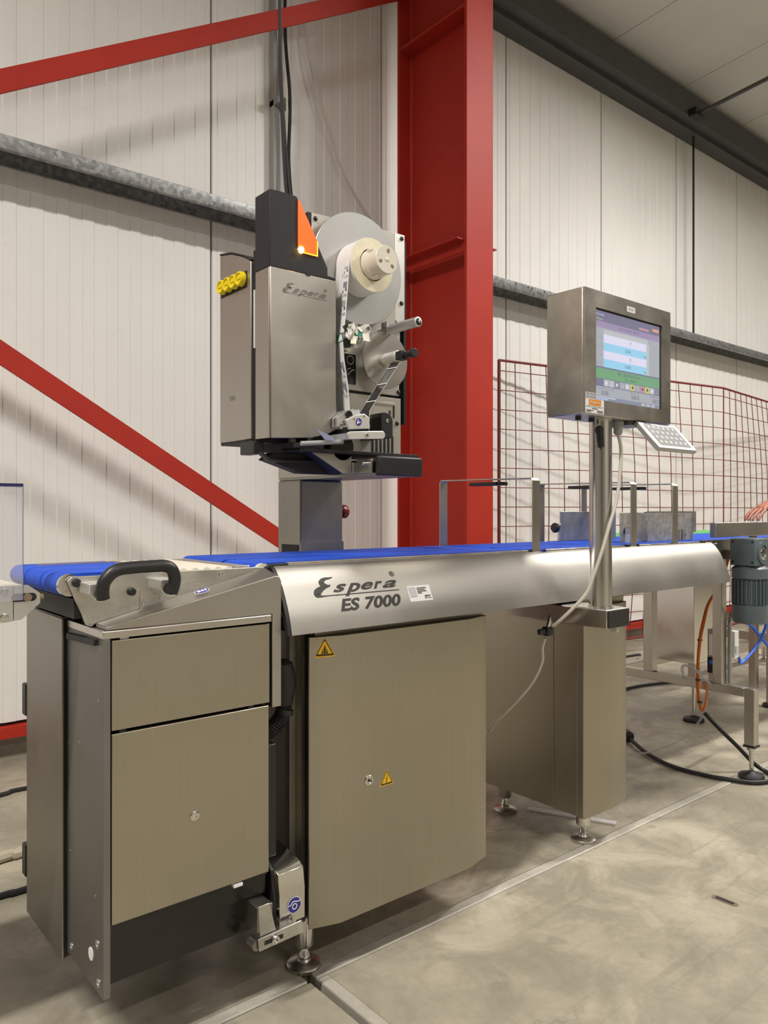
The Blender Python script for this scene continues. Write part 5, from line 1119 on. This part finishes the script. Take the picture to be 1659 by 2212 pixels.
nk0 = av((PX-0.06, PY_, 1.48), 0.06, che); nk1 = av((PX-0.075, PY_, 1.55), 0.055, nk0); h1 = av((PX-0.09, PY_, 1.63), 0.082, nk1); h2 = av((PX-0.085, PY_, 1.725), 0.078, h1)
for s in (-1, 1):
    sh = av((PX-0.06, PY_+0.17*s, 1.42), 0.06, che)
    if s < 0:
        el = av((4.45, 1.70, 1.17), 0.045, sh); wr = av((4.12, 1.815, 1.082), (0.026, 0.022), el)
        pa_ = av((4.065, 1.818, 1.066), (0.036, 0.014), wr)
        for i, dy in enumerate((-0.033, -0.011, 0.011, 0.032)):
            Ls = (0.95, 1.05, 1.0, 0.82)[i]
            k1 = av((4.028, 1.82+dy, 1.054), 0.0095, pa_); k2 = av((4.028-0.040*Ls, 1.822+dy*1.1, 1.036), 0.0085, k1)
            k3 = av((4.028-0.066*Ls, 1.823+dy*1.1, 1.018), 0.0078, k2); k4 = av((4.028-0.084*Ls, 1.824+dy*1.1, 0.998), 0.0065, k3)
        t1 = av((4.075, 1.782, 1.052), 0.011, pa_); t2 = av((4.045, 1.765, 1.034), 0.0095, t1); t3 = av((4.018, 1.762, 1.018), 0.0075, t2)
    else:
        el = av((PX-0.04, PY_+0.24, 1.14), 0.042, sh); wr = av((PX-0.12, PY_+0.24, 0.90), (0.026, 0.022), el); pa_ = av((PX-0.14, PY_+0.24, 0.84), (0.016, 0.034), wr)
        for i, dx in enumerate((-0.03, -0.01, 0.01, 0.03)):
            k1 = av((PX-0.145+dx, PY_+0.24, 0.80), 0.009, pa_); k2 = av((PX-0.15+dx, PY_+0.235, 0.76), 0.008, k1); k3 = av((PX-0.15+dx, PY_+0.228, 0.735), 0.007, k2)
        t1 = av((PX-0.175, PY_+0.23, 0.83), 0.010, pa_); t2 = av((PX-0.19, PY_+0.225, 0.80), 0.008, t1)
    hp_ = av((PX, PY_+0.10*s, 0.90), 0.085, pel); kn2 = av((PX-0.01, PY_+0.11*s, 0.50), 0.058, hp_); an = av((PX+0.02, PY_+0.11*s, 0.09), 0.038, kn2); to = av((PX-0.14, PY_+0.12*s, 0.035), 0.034, an)
skinned('body', V, Ed, R, 'skin', pe)
J = [(PX, PY_, 0.80), (PX, PY_, 0.95), (PX-0.02, PY_, 1.12), (PX-0.05, PY_, 1.30), (PX-0.06, PY_, 1.42), (PX-0.065, PY_, 1.50), (PX-0.06, PY_-0.17, 1.42), (4.45, 1.70, 1.17), (4.16, 1.805, 1.092), (PX-0.06, PY_+0.17, 1.42), (PX-0.04, PY_+0.24, 1.14), (PX-0.11, PY_+0.24, 0.93)]
skinned('jacket', J, [(0, 1), (1, 2), (2, 3), (3, 4), (4, 5), (4, 6), (6, 7), (7, 8), (4, 9), (9, 10), (10, 11)], [0.165, 0.165, 0.155, 0.165, 0.135, 0.08, 0.085, 0.062, 0.040, 0.085, 0.060, 0.042], 'jacket', pe, 1)
T = [(PX, PY_-0.075, 0.97), (PX, PY_-0.09, 0.85), (PX-0.01, PY_-0.11, 0.50), (PX+0.02, PY_-0.11, 0.10), (PX, PY_+0.075, 0.97), (PX, PY_+0.09, 0.85), (PX-0.01, PY_+0.11, 0.50), (PX+0.02, PY_+0.11, 0.10)]
skinned('trousers', T, [(0, 1), (1, 2), (2, 3), (4, 5), (5, 6), (6, 7)], [0.085, 0.10, 0.076, 0.064, 0.085, 0.10, 0.076, 0.064], 'trousers', pe, (0, 4))
for s in (-1, 1): MB().sphere((PX-0.07, PY_+0.118*s, 0.045), 0.13, 16, 10, (1, 0.40, 0.35)).build('shoe', 'black_rubber', pe)
MB().sphere((PX-0.066, PY_, 1.745), 0.090, 18, 10, (1.0, 0.95, 0.90)).build('hair', 'hair', pe)
MB().tube([(PX-0.165, PY_, 1.695), (PX-0.188, PY_, 1.652), (PX-0.168, PY_, 1.645)], [0.009, 0.013, 0.009], 8, 3).build('nose', 'skin', pe)
for s in (-1, 1):
    MB().sphere((PX-0.160, PY_+0.030*s, 1.690), 0.008, 10, 6, (0.6, 1.2, 0.6)).build('eye', 'ink', pe); MB().sphere((PX-0.085, PY_+0.082*s, 1.665), 0.028, 10, 6, (0.7, 0.35, 1)).build('ear', 'skin', pe)
MB().tube([(PX-0.158, PY_-0.022, 1.612), (PX-0.166, PY_, 1.612), (PX-0.158, PY_+0.022, 1.612)], 0.0045, 6, 3).build('mouth', 'red_button', pe)
